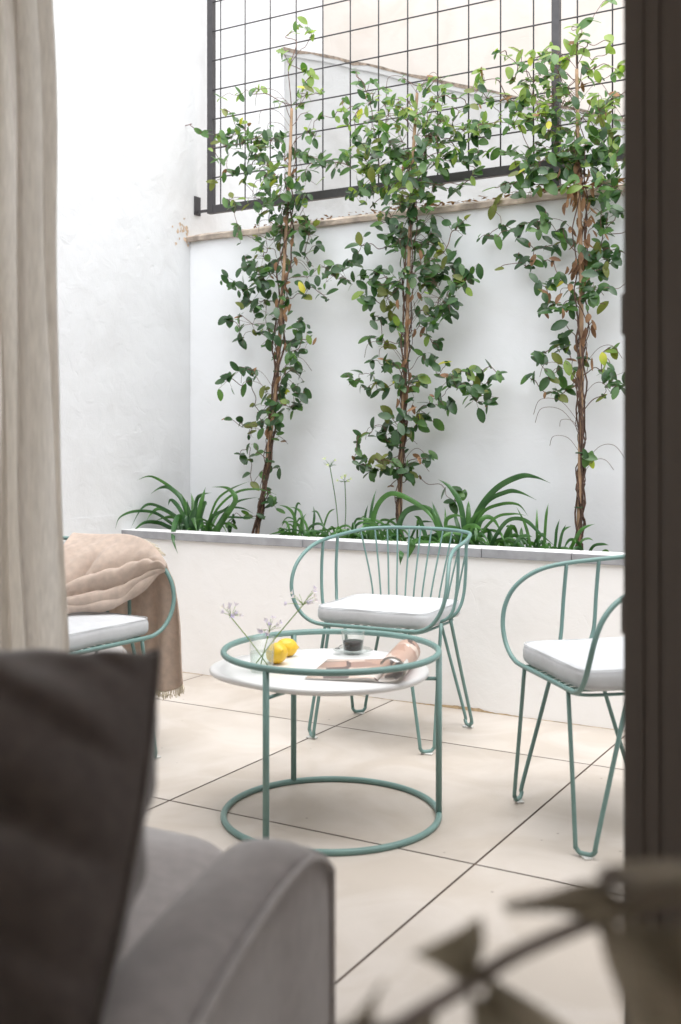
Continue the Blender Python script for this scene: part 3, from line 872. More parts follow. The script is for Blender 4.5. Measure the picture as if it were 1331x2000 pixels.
# seat cushion
def quadpad(name, c, z0, z1, re, m, parent, n=26, puff=.02):
    """c: four corners (front right, front left, back left, back right)"""
    c = [Vector((x, y, 0)) for x, y in c]
    P = []
    for k in range(9):
        a = -90 + 180 * k / 8
        ins = re * (1 - math.cos(R(a))); z = (z0 + re) + re * math.sin(R(a)) if k < 4 else (z1 - re) + re * math.sin(R(a))
        P.append((ins, z))
    P = [(.3, z0)] + P + [(re + .05, z1 + puff * .5), (re + .12, z1 + puff), (.3, z1 + puff)]
    ctr = sum(c, Vector()) / 4
    per = []
    for i in range(4):
        a, b, pr, nx = c[i], c[(i + 1) % 4], c[i - 1], c[(i + 2) % 4]
        rc = .07
        da, db = (b - a).normalized(), (a - pr).normalized()
        for k in range(6):
            t = k / 5; p0, p1 = a - db * rc, a + da * rc
            per.append((1 - t) ** 2 * p0 + 2 * t * (1 - t) * a + t * t * p1)
        for k in range(1, 8): per.append((a + da * rc).lerp(b - da * rc, k / 8))
    rows = []
    for ins, z in P:
        rows.append([ctr + (p - ctr) * max(.02, 1 - ins / max(.05, (p - ctr).length)) + ZUP * z for p in per])
    mb = MB(); mb.grid(rows, closed=True)
    return mb.build(name, m, parent, subsurf=1)
quadpad('seat_cushion', [(-.150, 1.685), (-.62, 1.945), (-.95, 1.20), (-.262, .82)], .33, .485, .06, 'velvet', sf)
quadpad('seat_base', [(-.170, 1.60), (-.62, 1.86), (-.95, 1.15), (-.262, .78)], .10, .325, .03, 'velvet', sf, puff=0)
quadpad('backrest', [(-.275, .80), (-.93, 1.16), (-1.02, .98), (-.30, .58)], .10, .56, .04, 'velvet', sf, puff=.01)
for x, y in ((-.09, 1.25), (-.20, .60), (-.60, 1.75), (-.93, 1.07)):
    MB().tube([(x, y, 0), (x, y, .13)], [.016, .022], 10).build('leg', 'frame', sf)

# big loose back pillow
pw = root('back_pillow', (-.42, 1.06, .5), 'big dark taupe pillow with a pointed corner leaning in the grey armchair', 'pillow')
PTR, PBR, PTL, PBL = at_d(308, 1272, 1.12), at_d(170, 2080, .86), at_d(-330, 1300, 1.33), at_d(-560, 2200, 1.02)
pn = (PTR - PBL).cross(PTL - PBR).normalized()
if pn.y > 0: pn = -pn
PTH = .18
PN = 44
def ppt(i, j, side):
    x, y = -1 + 2 * i / PN, -1 + 2 * j / PN
    # corners reach out, edges draw in
    t = max(0, (1 - x * x)) ** .52 * max(0, (1 - y * y)) ** .52
    w = .012 * math.sin(5 * x + 9 * y + side) * t + .010 * math.sin(16 * (y + .35 * x) + 2 * side) * t * (.4 + abs(x)) + .006 * math.sin(23 * x - 7 * y)* t
    # radiating corner creases
    for cx_, cy_ in ((1, 1), (-1, 1), (1, -1), (-1, -1)):
        dx, dy = x - cx_, y - cy_; d = math.hypot(dx, dy)
        w += .010 * math.sin(7 * math.atan2(dy, dx)) * math.exp(-d * 1.9) * min(1, d * 3)
    u_, v_ = (x + 1) / 2, (y + 1) / 2
    p = PBL.lerp(PBR, u_).lerp(PTL.lerp(PTR, u_), v_)
    p += (PTR - PTL).normalized() * (x * .012 * (1 - y * y)) + ZUP * (-.028 * (1 - abs(x) ** 2.2) * max(0, y) ** 3)
    if side > 0: w -= .024 * (1 - abs(math.sin(6.5 * y + 3.6 * x + 1))) ** 2.5 * math.exp(-(1 - x) * 1.3) * min(1, 3 * t)
    return p + pn * side * ((PTH if side > 0 else PTH * .62) * t + w) + ZUP * (.040 * t * max(0, y) if side > 0 else .02 * t * max(0, y))
mb = MB()
mb.grid([[ppt(i, j, 1) for j in range(PN + 1)] for i in range(PN + 1)])
mb.grid([[ppt(i, j, -1) for j in range(PN, -1, -1)] for i in range(PN + 1)])
pil = mb.build('pillow_cover', 'pillow', pw, subsurf=1)
edge = [ppt(i, 0, 0) for i in range(PN)] + [ppt(PN, j, 0) for j in range(PN)] + [ppt(i, PN, 0) for i in range(PN, 0, -1)] + [ppt(0, j, 0) for j in range(PN, 0, -1)]
MB().tube(edge, .0035, 6, closed=True).build('seam', 'pillow', pw)
# ------------------------------------------------------------------ climbing vines
LEAFM = ['dark_leaf', 'mid_leaf', 'young_leaf', 'yellow_leaf', 'dry_leaf', 'olive_leaf']
TV = 4.10 * H
def add_leaf(mb, base, d, nrm, L_, Wd, mi, curl=.18, fold=.22):
    d = d.normalized(); side = d.cross(nrm).normalized(); up = side.cross(d).normalized()
    st = [0, .14, .34, .56, .78, .92, 1.0]; wf = [.03, .58, .95, 1.0, .78, .42, 0.0]
    vs = []
    for q, w in zip(st, wf):
        c = base + d * (L_ * q) - up * (curl * L_ * q * q)
        h = up * (fold * Wd * .5 * w)
        vs += [c - side * (Wd * .5 * w) + h, c, c + side * (Wd * .5 * w) + h]
    fs = []
    for i in range(len(st) - 1):
        a = i * 3
        fs += [(a, a + 1, a + 4, a + 3), (a + 1, a + 2, a + 5, a + 4)]
    mb.add(vs, fs, mi)

def pick_leaf(v, flag, rnd):
    if flag == 'y': return 3 if rnd.random() < .45 else 5
    if flag == 'b': return 4
    if flag == 'o': return 5
    x = rnd.random()
    if v < 140: w = (.02, .27, .68, .01, .01, .01)
    elif v < 260: w = (.14, .38, .42, .005, .025, .03)
    elif v < 400: w = (.44, .38, .13, .002, .02, .028)
    else: w = (.66, .26, .02, .003, .02, .037)
    acc = 0
    for k, q in enumerate(w):
        acc += q
        if x < acc: return k
    return 0

def vine(name, label, stake_px, data, seed, stake_label, nst, dry=False):
    rnd = random.Random(seed)
    st_pts = [on_t(u, v, TV + (.0 if v > 430 else .02)) for u, v in stake_px]
    top, bot = st_pts[-1], st_pts[0]
    bot = bot - ZUP * .06
    sk = MB(); path = crv([bot] + st_pts, 8)
    rad = []
    L0 = len(path)
    for i in range(L0):
        r_ = .0125 - .0055 * i / L0
        rad.append(r_ * (1.12 if i % 9 == 4 else 1))
    sk.tube(path, rad, 9)
    so = sk.build('plant_stake', 'bamboo', off=bot.copy())
    tag(so, stake_label, 'stake', 'bamboo stakes holding the vines')
    rt = root('climbing_vine', bot, label, 'vine', 'climbing vines trained up the back wall')
    def stake_at(z):
        z = max(min(z, path[-1].z), path[0].z)
        for i in range(len(path) - 1):
            if path[i].z <= z <= path[i + 1].z + 1e-9:
                q = (z - path[i].z) / max(1e-6, path[i + 1].z - path[i].z)
                return path[i].lerp(path[i + 1], q)
        return path[-1].copy()
    # main stems winding round the stake
    stm = MB(); zbase = path[0].z
    for k in range(nst):
        ph = rnd.random() * 6.28; r0 = rnd.uniform(.010, .020); turns = rnd.uniform(4, 9) * (1 if rnd.random() < .5 else -1)
        ztop = (2.35 + rnd.uniform(-.25, .25)) if k < 4 else rnd.uniform(1.3, 2.3)
        pts = []
        N = 46
        for i in range(N + 1):
            q = i / N; z = zbase + (ztop - zbase) * q
            c = stake_at(z); sw = 1 + .9 * sm((z - 1.1) / .9)
            rr = r0 * sw + .006 * math.sin(i * 1.3 + k)
            pts.append(c + Vector((math.cos(ph + turns * q * 2) * rr + rnd.uniform(-.002, .002), math.sin(ph + turns * q * 2) * rr * .8 - .006, 0)))
            pts[-1].z = z
        w0 = rnd.uniform(.0035, .0055) if k < 3 else rnd.uniform(.0018, .0034)
        stm.tube(pts, [w0 * (1.1 - .5 * i / N) for i in range(N + 1)], 6)
    # sprigs
    nodes = []
    for tok in data.split(';'):
        tok = tok.strip()
        if not tok: continue
        a = tok.split(','); fl = a[3] if len(a) > 3 else ''
        u, v, n_ = float(a[0]), float(a[1]), int(a[2])
        if n_ >= 5: n_ = int(n_ * 1.3 + .2)
        dense = n_ >= 6
        dt = rnd.uniform(-.05, .09) if v > 425 else rnd.uniform(-.06, .14)
        if dense: dt = rnd.uniform(-.09, .05) if v > 425 else rnd.uniform(-.12, .10)
        nodes.append((u, v, n_, fl, on_t(u, v, TV + dt)))
    def sd2(nd): return abs(nd[4].x - stake_at(nd[4].z).x) + .3 * abs(nd[4].y - stake_at(nd[4].z).y)
    nodes.sort(key=sd2)
    conn = []          # (point)
    tw = MB(); lf = MB()
    for u, v, n_, fl, c in nodes:
        sp = stake_at(c.z - .06 - .25 * abs(c.x - stake_at(c.z).x))
        best, bc = sp, (c - sp).length * 1.0
        for q in conn:
            dd = (c - q).length + (.05 if q.z > c.z + .05 else 0)
            if dd < bc and dd > .015: best, bc = q, dd
        q = best
        L_ = (c - q).length
        if L_ > .02:
            m1 = q.lerp(c, .35) + Vector((rnd.uniform(-.1, .1), rnd.uniform(-.1, .1), rnd.uniform(-.12, .14))) * L_
            m2 = q.lerp(c, .7) + Vector((rnd.uniform(-.1, .1), rnd.uniform(-.1, .1), rnd.uniform(-.05, .18))) * L_
            tw.tube(crv([q, m1, m2, c], 5), rnd.uniform(.0012, .0021) if L_ < .2 else .0022, 5)
        conn.append(c)
        spread = .014 + .0042 * n_ if n_ > 4 else .012 + .003 * n_
        base_a = rnd.random() * 6.28
        for k in range(n_):
            big = fl == 'B'
            L1 = (rnd.uniform(.046, .074) if rnd.random() < .68 else rnd.uniform(.024, .046)) * (1.18 if big else 1) * (.84 if v < 260 and not big else 1.0)
            if n_ == 1: L1 = rnd.uniform(.06, .075) * (1.15 if big else 1)
            Wd = L1 * rnd.uniform(.45, .60)
            a = base_a + k * 2.4 + rnd.uniform(-.4, .4)
            dv = A_DIR * math.cos(a) + ZUP * (math.sin(a) * .75 - .30) - B_DIR * rnd.uniform(-.15, .65)
            nv = -B_DIR * rnd.uniform(.1, 1.1) + ZUP * rnd.uniform(.25, 1.1) + A_DIR * rnd.uniform(-.5, .5)
            off = Vector((rnd.gauss(0, 1), rnd.gauss(0, 1) * .8, rnd.gauss(0, 1))) * spread * (.55 if n_ > 4 else .3)
            b_ = c + off - dv.normalized() * L1 * .25
            mi = pick_leaf(v, fl if not (fl == 'y' and k % 2) else '', rnd)
            if mi == 4: L1 *= .8; Wd *= .6
            add_leaf(lf, b_, dv, nv, L1, Wd, mi, rnd.uniform(.05, .30), rnd.uniform(.05, .38))
            if off.length > .02: tw.tube([c, b_], .0009, 4, caps=False)
    if dry:
        for k in range(74):
            z = rnd.gauss(2.07, .15) if k < 58 else rnd.uniform(1.3, 2.0)
            c = stake_at(z) + Vector((rnd.gauss(-.005, .038), rnd.uniform(-.06, .02), 0)); c.z = z
            dv = Vector((rnd.uniform(-.5, .5), rnd.uniform(-.5, .2), -1)); nv = Vector((rnd.uniform(-1, 1), -1, .3))
            add_leaf(lf, c, dv, nv, rnd.uniform(.035, .07), rnd.uniform(.008, .026), 4, rnd.uniform(-.6, .8), rnd.uniform(.4, 1.3))
    else:
        for k in range(16):
            z = rnd.uniform(1.1, 2.2); c = stake_at(z) + Vector((rnd.gauss(0, .03), -.03, 0)); c.z = z
            add_leaf(lf, c, Vector((rnd.uniform(-.5, .5), -.2, -1)), Vector((rnd.uniform(-1, 1), -1, .3)), .045, .018, 4, .3, .9)
    for k in range(24):       # bare curly tendrils
        z = rnd.uniform(.9, 2.9); c = stake_at(z)
        L2 = rnd.uniform(.08, .22); a = rnd.choice((-1, 1))
        tw.tube(crv([c, c + A_DIR * a * L2 * .4 + ZUP * L2 * .5, c + A_DIR * a * L2 * .8 + ZUP * L2 * .55 - B_DIR * .03, c + A_DIR * a * L2 + ZUP * L2 * .25], 5), .0011, 4)
    # ties
    for z in (zbase + .22, zbase + .45, zbase + .85):
        c = stake_at(z)
        tie = MB().tube([c + Vector((math.cos(a * .7) * .019, math.sin(a * .7) * .019, 0.0)) for a in range(9)], .0035, 6, closed=True); tie.build('tie', 'dark_leaf', rt)
    stm.build('stem', 'bark', rt); tw.build('twigs', 'twig', rt); lf.build('foliage', LEAFM, rt)
    return rt

V1 = """356,247,3;394,260,2;418,263,5;433,190,3;470,187,4;491,184,3;508,176,3;548,198,4;456,225,3;437,214,2;600,184,6;624,184,5;586,206,3;602,220,2;670,211,3;624,233,3;654,228,3;600,255,6;616,268,4;
448,270,9;440,285,7;462,262,6;478,252,8;490,268,8;472,280,6;502,274,8;512,262,6;529,274,8;545,276,5;429,312,4;418,357,3,o;437,344,3;459,338,4;475,355,3;491,328,8;500,312,6;524,322,9;515,342,6;556,306,8;583,306,8;605,306,5;627,317,6;656,317,8;678,322,7;
535,355,9;520,368,6;562,360,8;575,345,5;597,347,6;448,390,5;459,403,4;499,387,6;529,403,8;564,398,8;545,385,6;600,393,7;508,422,5;464,438,2;540,436,5;564,414,6;585,425,5;600,433,7;552,450,5;
468,463,5;504,461,3;534,467,5;571,459,5;605,457,6;622,480,4;595,497,5;479,501,4;515,501,7;523,486,5;504,530,8;490,520,5;529,535,8;512,545,6;555,509,6;603,514,3,b;635,522,6;651,539,7;677,545,5;601,541,5;
466,554,7;480,566,5;504,554,9;451,558,2;605,562,3;630,575,5;595,577,4,y;555,554,4;559,583,6;491,591,9;517,585,6;479,583,4;447,625,4;470,615,3;468,640,2;494,633,7;546,625,7;586,621,3;580,638,5;525,640,4;500,652,4;470,663,3;
525,661,7;584,661,4;603,665,5;563,669,2;571,686,6;540,697,4;578,711,5;468,720,1;481,721,2;496,723,2;447,742,8;491,742,3;477,754,1;521,761,3,o;576,721,5;557,731,3;555,763,3,y;578,761,6;595,765,2;588,775,3;538,773,6;521,792,6;498,792,2;540,795,7;567,795,5;582,792,3;
533,813,7;512,824,2;546,826,3;533,843,6;443,816,3;470,824,2;475,835,1;491,835,4,o;491,851,3;500,868,2,y;487,872,1;468,889,3;489,896,4;502,885,1;523,898,2;531,915,2;548,917,1;489,929,1;496,942,1,y;508,923,1;529,973,6;525,955,2;456,1013,3;452,1028,3;487,1007,3;512,1009,3;
572,62,2;585,50,4;600,60,5;608,70,3;546,95,3;553,104,3;562,118,2;566,126,2;598,140,4;608,147,4;595,165,3"""
V2 = """696,139,2;701,162,4;728,159,4;786,153,3;750,175,3;845,153,4;865,150,2;818,168,5;716,180,6;834,175,4;867,171,4;671,195,4;671,211,2;725,198,7;701,213,5;752,204,5;768,193,2;800,198,6;782,209,6;856,191,6;867,184,3;885,182,2;901,191,1;
728,231,8;759,225,9;775,238,6;786,227,9;822,220,8;843,213,6;863,207,2;897,216,5;915,209,3;673,229,2;694,234,2;696,265,4,B;678,247,2;721,261,6;732,270,5;852,247,9;860,236,6;840,262,5;827,252,6;883,247,6;906,256,6;921,238,4;937,243,4;953,247,4;930,265,8,B;944,258,5;
761,276,9;786,276,9;852,270,8;879,270,7;840,267,4;716,292,6;701,301,4;687,292,3;673,299,1;728,306,7;773,301,9;791,297,9;829,297,7;863,297,8;890,288,7;899,297,3;935,297,5;953,299,3;930,315,3;912,321,2;930,330,3;
719,317,7;741,324,8;786,310,8;831,310,5;847,321,5;870,310,5;885,310,3;867,330,3;712,337,2;737,337,8;800,330,7;728,351,9;761,353,8;795,342,7;827,355,6;849,364,4;885,369,4;901,362,3;919,351,3;701,369,8;719,373,8;694,382,5;728,400,3;761,378,8;786,382,9;822,376,9;838,389,7;813,396,8;782,396,7;
761,416,7;802,430,9;766,430,5;828,434,6;778,444,4;763,456,7;780,466,8;804,468,9;843,456,6;828,478,8;775,478,5;756,482,2;773,492,2;833,497,6;850,482,4;867,494,5,o;706,480,5;698,500,3;677,511,4;689,516,2;734,439,2;896,439,3;891,449,5;912,430,2,o;
713,533,4;730,530,4;739,536,2;744,526,2;756,540,5;722,547,2;715,559,2;730,559,4;823,521,6;809,535,8;845,521,4;867,516,7,B;891,516,5;847,530,3;860,538,4;888,530,6;910,538,7;847,545,3;780,550,5;778,564,6;758,554,2;
823,557,4;840,559,3;860,555,2;884,559,3;903,559,6;922,555,1;874,571,2;706,581,4;715,588,4;730,583,2;758,583,6,o;754,598,5,o;857,581,7;879,588,5;862,598,7;879,607,4;816,603,3;730,617,3;744,622,4;727,631,1;770,631,3;778,639,2;840,607,5;857,610,5;847,615,4;821,631,2,y;835,634,2;845,627,3;850,639,4;823,645,1,b;
722,660,3;744,660,4;756,672,3,o;785,663,4;799,670,3;840,660,2,B;860,668,3;857,680,1;727,704,3,B;756,706,4;771,713,3;826,694,3;845,694,3;833,706,3;850,711,3;874,708,2,y;680,731,2;687,745,4;702,730,1;702,742,2;707,757,2;718,759,2;726,732,3;734,746,2,o;742,746,2;739,764,2;754,757,4;754,725,4;757,712,4;
789,740,7;801,750,6;777,757,3;819,745,4,y;826,732,3;796,762,3;858,732,2;883,735,8;881,754,3;901,725,3;896,745,5;918,732,3;928,717,2;940,727,2;925,750,6;948,753,2;963,738,2;972,731,2;958,715,1;918,762,2;928,777,6;948,774,5;953,794,2;843,777,2;839,788,2;858,779,2;861,792,2,B;873,799,3;882,783,3,B;819,799,1;
759,809,4,o;794,819,8;816,814,3,y;816,829,3;834,814,2;834,821,3;848,823,1;806,840,2;791,839,3,y;752,836,6,B;774,851,5,B;744,849,4,B;757,861,4;729,834,2;702,851,3;697,864,2;720,851,2;697,878,1;769,869,4;692,897,1;712,891,2;702,906,4;715,911,5;734,896,5,o;749,898,7,o;734,916,4;752,916,3;762,896,4;789,881,2;
819,896,2,b;839,898,4;851,891,1;799,911,3;786,926,6;799,933,4;811,931,2;821,933,1,b;762,949,2,b;870,955,1;894,958,2,B;905,963,2;886,980,3,B;795,905,3;770,905,3"""
V3 = """974,102,3;990,107,4;999,93,1;1017,100,1;1019,120,1;1035,104,2;1039,113,2;1060,107,7;1075,91,3;1087,109,6,B;1105,113,4,B;1073,120,4;1154,41,2,B;1118,52,2;1136,66,3,B;1127,89,5,B;1148,84,2;1141,102,2;1190,2,2,B;938,136,3;947,158,5;970,156,2;997,138,1;1012,129,2;1019,140,3;1003,156,4;1033,154,3;1017,161,2;
1051,156,6;1064,149,5;1091,143,5;1098,149,3;1157,118,2;1143,131,3;1150,140,2;1166,131,2;1150,153,1;1132,154,2;1175,156,2;1190,129,2;1211,125,2;1206,140,4;1199,147,2;1193,82,1;1190,93,1;1188,104,1;1139,165,2,b;934,174,5;952,192,5;961,204,4;988,188,4,b;1006,197,8;1019,192,6;1042,186,9;1082,174,7;1109,170,7;1114,186,5;
1028,206,7;1060,201,9;1082,201,9;1107,208,9;1006,222,4;1015,217,3;1030,231,4,B;1055,222,9;1066,233,8;1046,233,5;1159,188,2;1163,204,4;1179,201,5;1195,192,5;1206,181,2;1202,208,6;1170,215,6;1139,228,7;1150,224,3;1172,228,5;1159,246,5,B;1211,188,3;
979,231,3;1003,242,3;994,253,2;1015,244,2;934,244,5;963,244,3;1051,258,5,B;1073,255,7;1087,242,8;1105,258,4;1046,278,4;1035,291,2;1060,294,4;1044,300,2;1073,298,3;1085,282,5;974,294,2;992,298,4;1008,294,3;1028,309,2;1008,323,2;1024,323,2;1037,325,6;1055,318,7;1096,309,7,B;1109,296,5;1112,321,7;1082,305,4;
1123,294,7;1136,287,5;1150,282,4;1170,282,5;1186,271,6;1188,303,8,B;1168,316,7;1159,307,5;1197,285,5;1211,291,5;1199,312,5;1213,267,3;1015,339,3,y;1035,334,3;1053,345,5;1087,341,3;1003,359,2;990,359,2;995,370,1;1017,375,2,B;1030,357,2;1042,361,4;1062,361,6,B;965,366,1;976,384,1,B;1100,361,3,B;1121,357,5,B;1130,323,5;1143,339,3;1166,339,5;1175,352,6;1206,343,2;1195,366,5;1154,386,4,B;1179,388,4;1202,357,4;
936,466,2;954,461,2;973,462,1;979,441,2;992,443,2;1001,452,1;965,407,1,o;1017,443,3,B;1017,461,2,B;1032,477,2,B;1055,432,5;1051,448,6;1064,416,2;1066,425,3;1087,452,2;1100,445,3;1105,468,3,B;1096,463,2;1087,479,3;1064,481,2;1044,486,1;1012,497,3;1026,506,3;1042,508,4;1019,513,2;1062,510,2;1028,520,1;972,528,1;1037,539,1;1051,555,1;1082,511,2,b;1091,538,3;1082,551,4;1096,548,1,y;1071,578,2,b;1060,576,2;1066,560,2;1100,596,3,b;1082,594,3;
1051,610,2;1060,608,2;1075,603,2;1064,596,2;1069,617,1,b;1109,603,3;1116,583,4;1114,565,3;1141,576,7;1159,565,6;1148,562,5;1154,583,4;1141,547,3;1184,393,5;1211,414,4,B;1188,414,3;1166,441,2;1179,432,4;1193,436,2;1175,450,3,B;1196,457,1;1184,448,2;1172,488,6;1190,486,5;1206,490,4;1163,504,4;1181,506,5;1193,515,2;1159,524,3;1175,529,4;1181,524,2,y;1139,493,3;1141,508,3;1192,563,2;1183,594,1,o;1157,628,1,b;1160,641,1,b;
1101,630,1,B;1116,648,1;1098,653,3;1091,662,4;1087,678,3;1098,680,3;1109,682,1;1082,698,1,o;1039,700,1;1060,691,3;1055,705,2;1116,700,1;1106,709,1;1136,698,4;1033,736,2;1042,741,2;1069,725,1;1073,741,3;1092,720,1;1098,738,1;1121,725,2,B;1122,747,1,b;1066,768,2;1087,759,3;1091,772,3;1107,761,3;
1188,680,2;1202,684,2,y;1179,693,1,y;1192,709,1;1176,727,2,B;1190,738,5;1188,754,5;1204,740,3;1179,772,2,y;1211,758,3;1146,893,3;1153,900,3,y;1138,885,2,y;1236,300,6;1240,360,6;1245,250,6;1250,440,5;1245,180,5;1240,500,4;1238,560,3"""
vine('v', 'leafy climbing vine on the leftmost stake, its base by the arching strap leaves', [(503, 1037), (512, 980), (525, 880), (541, 740), (550, 600), (558, 470), (566, 330), (570, 212)], V1, 11,
     'bamboo stake tilted to the right, leftmost of the three', 7)
vine('v', 'leafy climbing vine between the other two, rising behind the empty armchair', [(781, 1040), (782, 940), (787, 820), (795, 650), (800, 480), (806, 330), (815, 182)], V2, 22,
     'bamboo stake between the other two, reaching over the trellis rail', 7)
vine('v', 'climbing vine beside the brown door frame with clumps of dry brown leaves', [(1131, 1065), (1134, 900), (1136, 700), (1135, 500), (1130, 330), (1127, 135)], V3, 33,
     'bamboo stake beside the brown door frame, almost upright', 9, dry=True)

# ------------------------------------------------------------------ strap-leaved plants in the planter
def blade(mb, pts, w, mi=0, twist=.3):
    c = crv(pts, 6); n = len(c); rows = []
    for i, p in enumerate(c):
        q = i / (n - 1)
        t = (c[min(i + 1, n - 1)] - c[max(i - 1, 0)]).normalized()
        view = Vector((p.x, p.y, 0)).normalized()
        side = t.cross(view)
        side = side.normalized() if side.length > .05 else A_DIR.copy()
        side = (side + view * twist * math.sin(q * 3)).normalized()
        up = side.cross(t)
        ww = w * .42 * min(1, .75 + q * 1.2) * (1 - sm((q - .55) / .45) ** 1.6 * .97)
        rows.append([p - side * ww + up * ww * .35, p, p + side * ww + up * ww * .35])
    mb.grid(rows, mi)
def clump(name, label, cat, group, base_uv, blades, extra=None, heads=None, seed=1, t0=None, mats=('blade', 'blade_dark')):
    rnd = random.Random(seed)
    t0 = t0 or (TP + .20)
    b = on_t(base_uv[0], base_uv[1], t0); b.z = ZP - .05
    rt = root(name, b, label, cat, group)
    mb = MB()
    for bl in blades:
        w, pts = bl[0], bl[1:]
        dt = rnd.uniform(-.04, .05)
        over = any(v > 1058 + (u - 240) * .042 for u, v in pts)     # hangs over the coping
        P = []
        for i, (u, v) in enumerate(pts):
            q = i / (len(pts) - 1)
            t = (t0 + dt) * (1 - q) + q * ((TP - .035) if over else t0 + dt * 2 + rnd.uniform(-.02, .05))
            if over and v > 1031 + (u - 240) * .042 and i > 0: t = TP - .03 - .012 * q
            p = on_t(u, v, t)
            if p.dot(A_DIR) < SL + .03:        # stay in front of the left wall
                d_ = (u - 665.5) / FPX; D_ = (SL + .03 + rnd.random() * .01) / (CA * d_ - SA)
                p = at_d(u, v, D_)
            P.append(p)
        P[0].z = min(P[0].z, ZP - .02)
        if w > .013:                      # start inside the clump
            P.insert(0, Vector((b.x * .4 + P[0].x * .6, P[0].y, ZP - .06)))
        blade(mb, P, w, 0 if rnd.random() < .6 else 1, rnd.uniform(-.4, .4))
    if extra:
        n_, su_, Lr, w, lean_ = extra
        for k in range(n_):
            a = rnd.gauss(0, su_) ; L_ = rnd.uniform(*Lr)
            base = b + A_DIR * a + B_DIR * rnd.uniform(-.05, .06)
            base.z = ZP - .05
            di = (A_DIR * rnd.uniform(-1, 1) * lean_ + B_DIR * rnd.uniform(-.75, .25))
            up = rnd.uniform(.35, 1.0)
            P = [base, base + di * L_ * .35 + ZUP * L_ * up * .6, base + di * L_ * .8 + ZUP * L_ * up * .75, base + di * L_ * 1.15 + ZUP * L_ * (up * .75 - rnd.uniform(.0, .35))]
            for p in P[1:]:
                tt = p.dot(B_DIR)
                if tt > TB - .02: p -= B_DIR * (tt - TB + .02)
                if tt < TP + .10: p.z = max(p.z, ZP + .006)
            blade(mb, P, w * rnd.uniform(.7, 1.2), 0 if rnd.random() < .65 else 1, rnd.uniform(-.6, .6))
    mb.build('leaves', list(mats), rt)
    for (u, v, bu, bv, rr) in heads or ():
        top = on_t(u, v, TB - .10); bb = on_t(bu, bv, TB - .14); bb.z = ZP - .04
        a_, p_ = umbel(rt, top, 16, rr, keep=.25)
        st = MB(); st.tube(crv([bb, bb.lerp(top, .5) + A_DIR * .008, top], 6), .0022, 6); st.add(a_.v, a_.f)
        hd = st.build('flower_stalk', 'blade', rt)
        p_.build('florets', 'pale_petal', hd, off=b)
    return rt
def cv(ox, oy, k, s):
    out = []
    for tok in s.split('|'):
        a = tok.split(':'); w = float(a[0])
        out.append([w] + [(ox + float(x.split(',')[0]) / k, oy + float(x.split(',')[1]) / k) for x in a[1].split()])
    return out
clump('strap_leaf_plant', 'dark green strap leaved clump in the planter corner, leaves arching over the coping', 'plant', 'strap leaved plants in the planter', (375, 1036),
      cv(220, 900, 3.915, """.020:600,520 560,330 460,215 300,120 185,150|.024:600,520 540,320 450,215 370,205 290,255|.026:590,520 520,380 450,300 425,345|.018:590,530 480,420 310,335 220,370 140,515
|.018:590,520 470,490 330,400 180,385 60,430 22,520|.026:600,530 460,520 350,475 230,480 105,600|.022:600,520 500,440 370,365 300,400 258,465|.030:610,520 620,350 600,245|.032:640,520 680,330 712,200|.022:630,520 640,320 680,260 755,245
|.024:640,520 700,330 722,340|.032:610,520 580,380 525,250|.030:560,520 520,430 480,470 465,600 500,710|.028:570,520 540,440 510,480 510,630|.036:600,520 590,400 615,440 650,550|.030:590,520 560,430 530,480 530,570|.018:570,510 480,440 400,435 330,460|.034:620,530 590,420 570,300|.034:600,530 610,430 640,330"""), seed=2, mats=('blade_dark', 'blade'))
clump('strap_leaf_plant', 'thin arching strap leaves leaning toward the leftmost stake', 'plant', 'strap leaved plants in the planter', (405, 1036),
      cv(220, 900, 3.915, """.014:715,525 790,320 900,220 1045,158|.014:725,525 800,370 950,240 1120,218 1265,262|.030:770,525 890,390 940,290 880,210 760,200|.018:770,525 860,400 960,310 1115,278|.012:730,525 780,420 900,362 1000,365 1080,405
|.022:790,530 850,460 870,400 920,380|.018:690,525 680,440 650,400|.016:740,525 800,420 870,370|.012:760,525 850,440 1000,435 1100,440|.020:700,525 760,430 850,380 900,330"""), extra=(10, .06, (.10, .20), .014, .8), seed=3)
clump('grassy_plant', 'low tangle of short grassy leaves with two pale seed heads, left of the empty armchair', 'plant', None, (655, 1046),
      cv(420, 700, 4.754, """.018:760,1600 740,1480 680,1390 590,1360|.016:800,1600 810,1470 770,1400 690,1380|.012:720,1400 760,1370 800,1360|.014:910,1600 925,1470 915,1370|.010:980,1530 1050,1450 1120,1395|.010:1050,1480 960,1440 895,1425|.014:840,1600 820,1500 850,1440|.018:880,1690 960,1610 1080,1590|.018:1100,1640 1110,1680 1095,1740|.016:900,1640 870,1680 870,1720
|.010:600,1620 640,1590 570,1585"""), extra=(95, .15, (.08, .17), .012, 1.0), heads=[(645, 912, 663, 1040, .045), (674, 942, 672, 1040, .04)], seed=4)
clump('strap_leaf_plant', 'tall bent strap leaves arching behind the backrest of the empty armchair', 'plant', 'strap leaved plants in the planter', (760, 1046),
      cv(660, 690, 4.033, """.016:235,1400 270,1200 305,1070|.026:265,1400 300,1230 420,1105 600,1170 740,1290 800,1480|.014:200,1410 215,1290 240,1190|.030:440,1420 520,1270 640,1215 740,1240 780,1300|.012:100,1410 140,1320 200,1300|.014:180,1410 240,1330 300,1310|.022:640,1430 600,1500 570,1560
|.012:330,1400 400,1330 470,1300|.024:470,1410 440,1460 415,1530|.022:700,1420 650,1320 600,1280|.012:560,1400 640,1340 760,1330|.018:250,1400 220,1300 180,1300""") +
      cv(540, 1020, 3.3275, """.036:940,40 900,130 870,190 855,245|.030:850,140 815,200 805,280|.024:1060,60 950,120 900,150""") , extra=(34, .10, (.08, .20), .014, 1.0), seed=5)
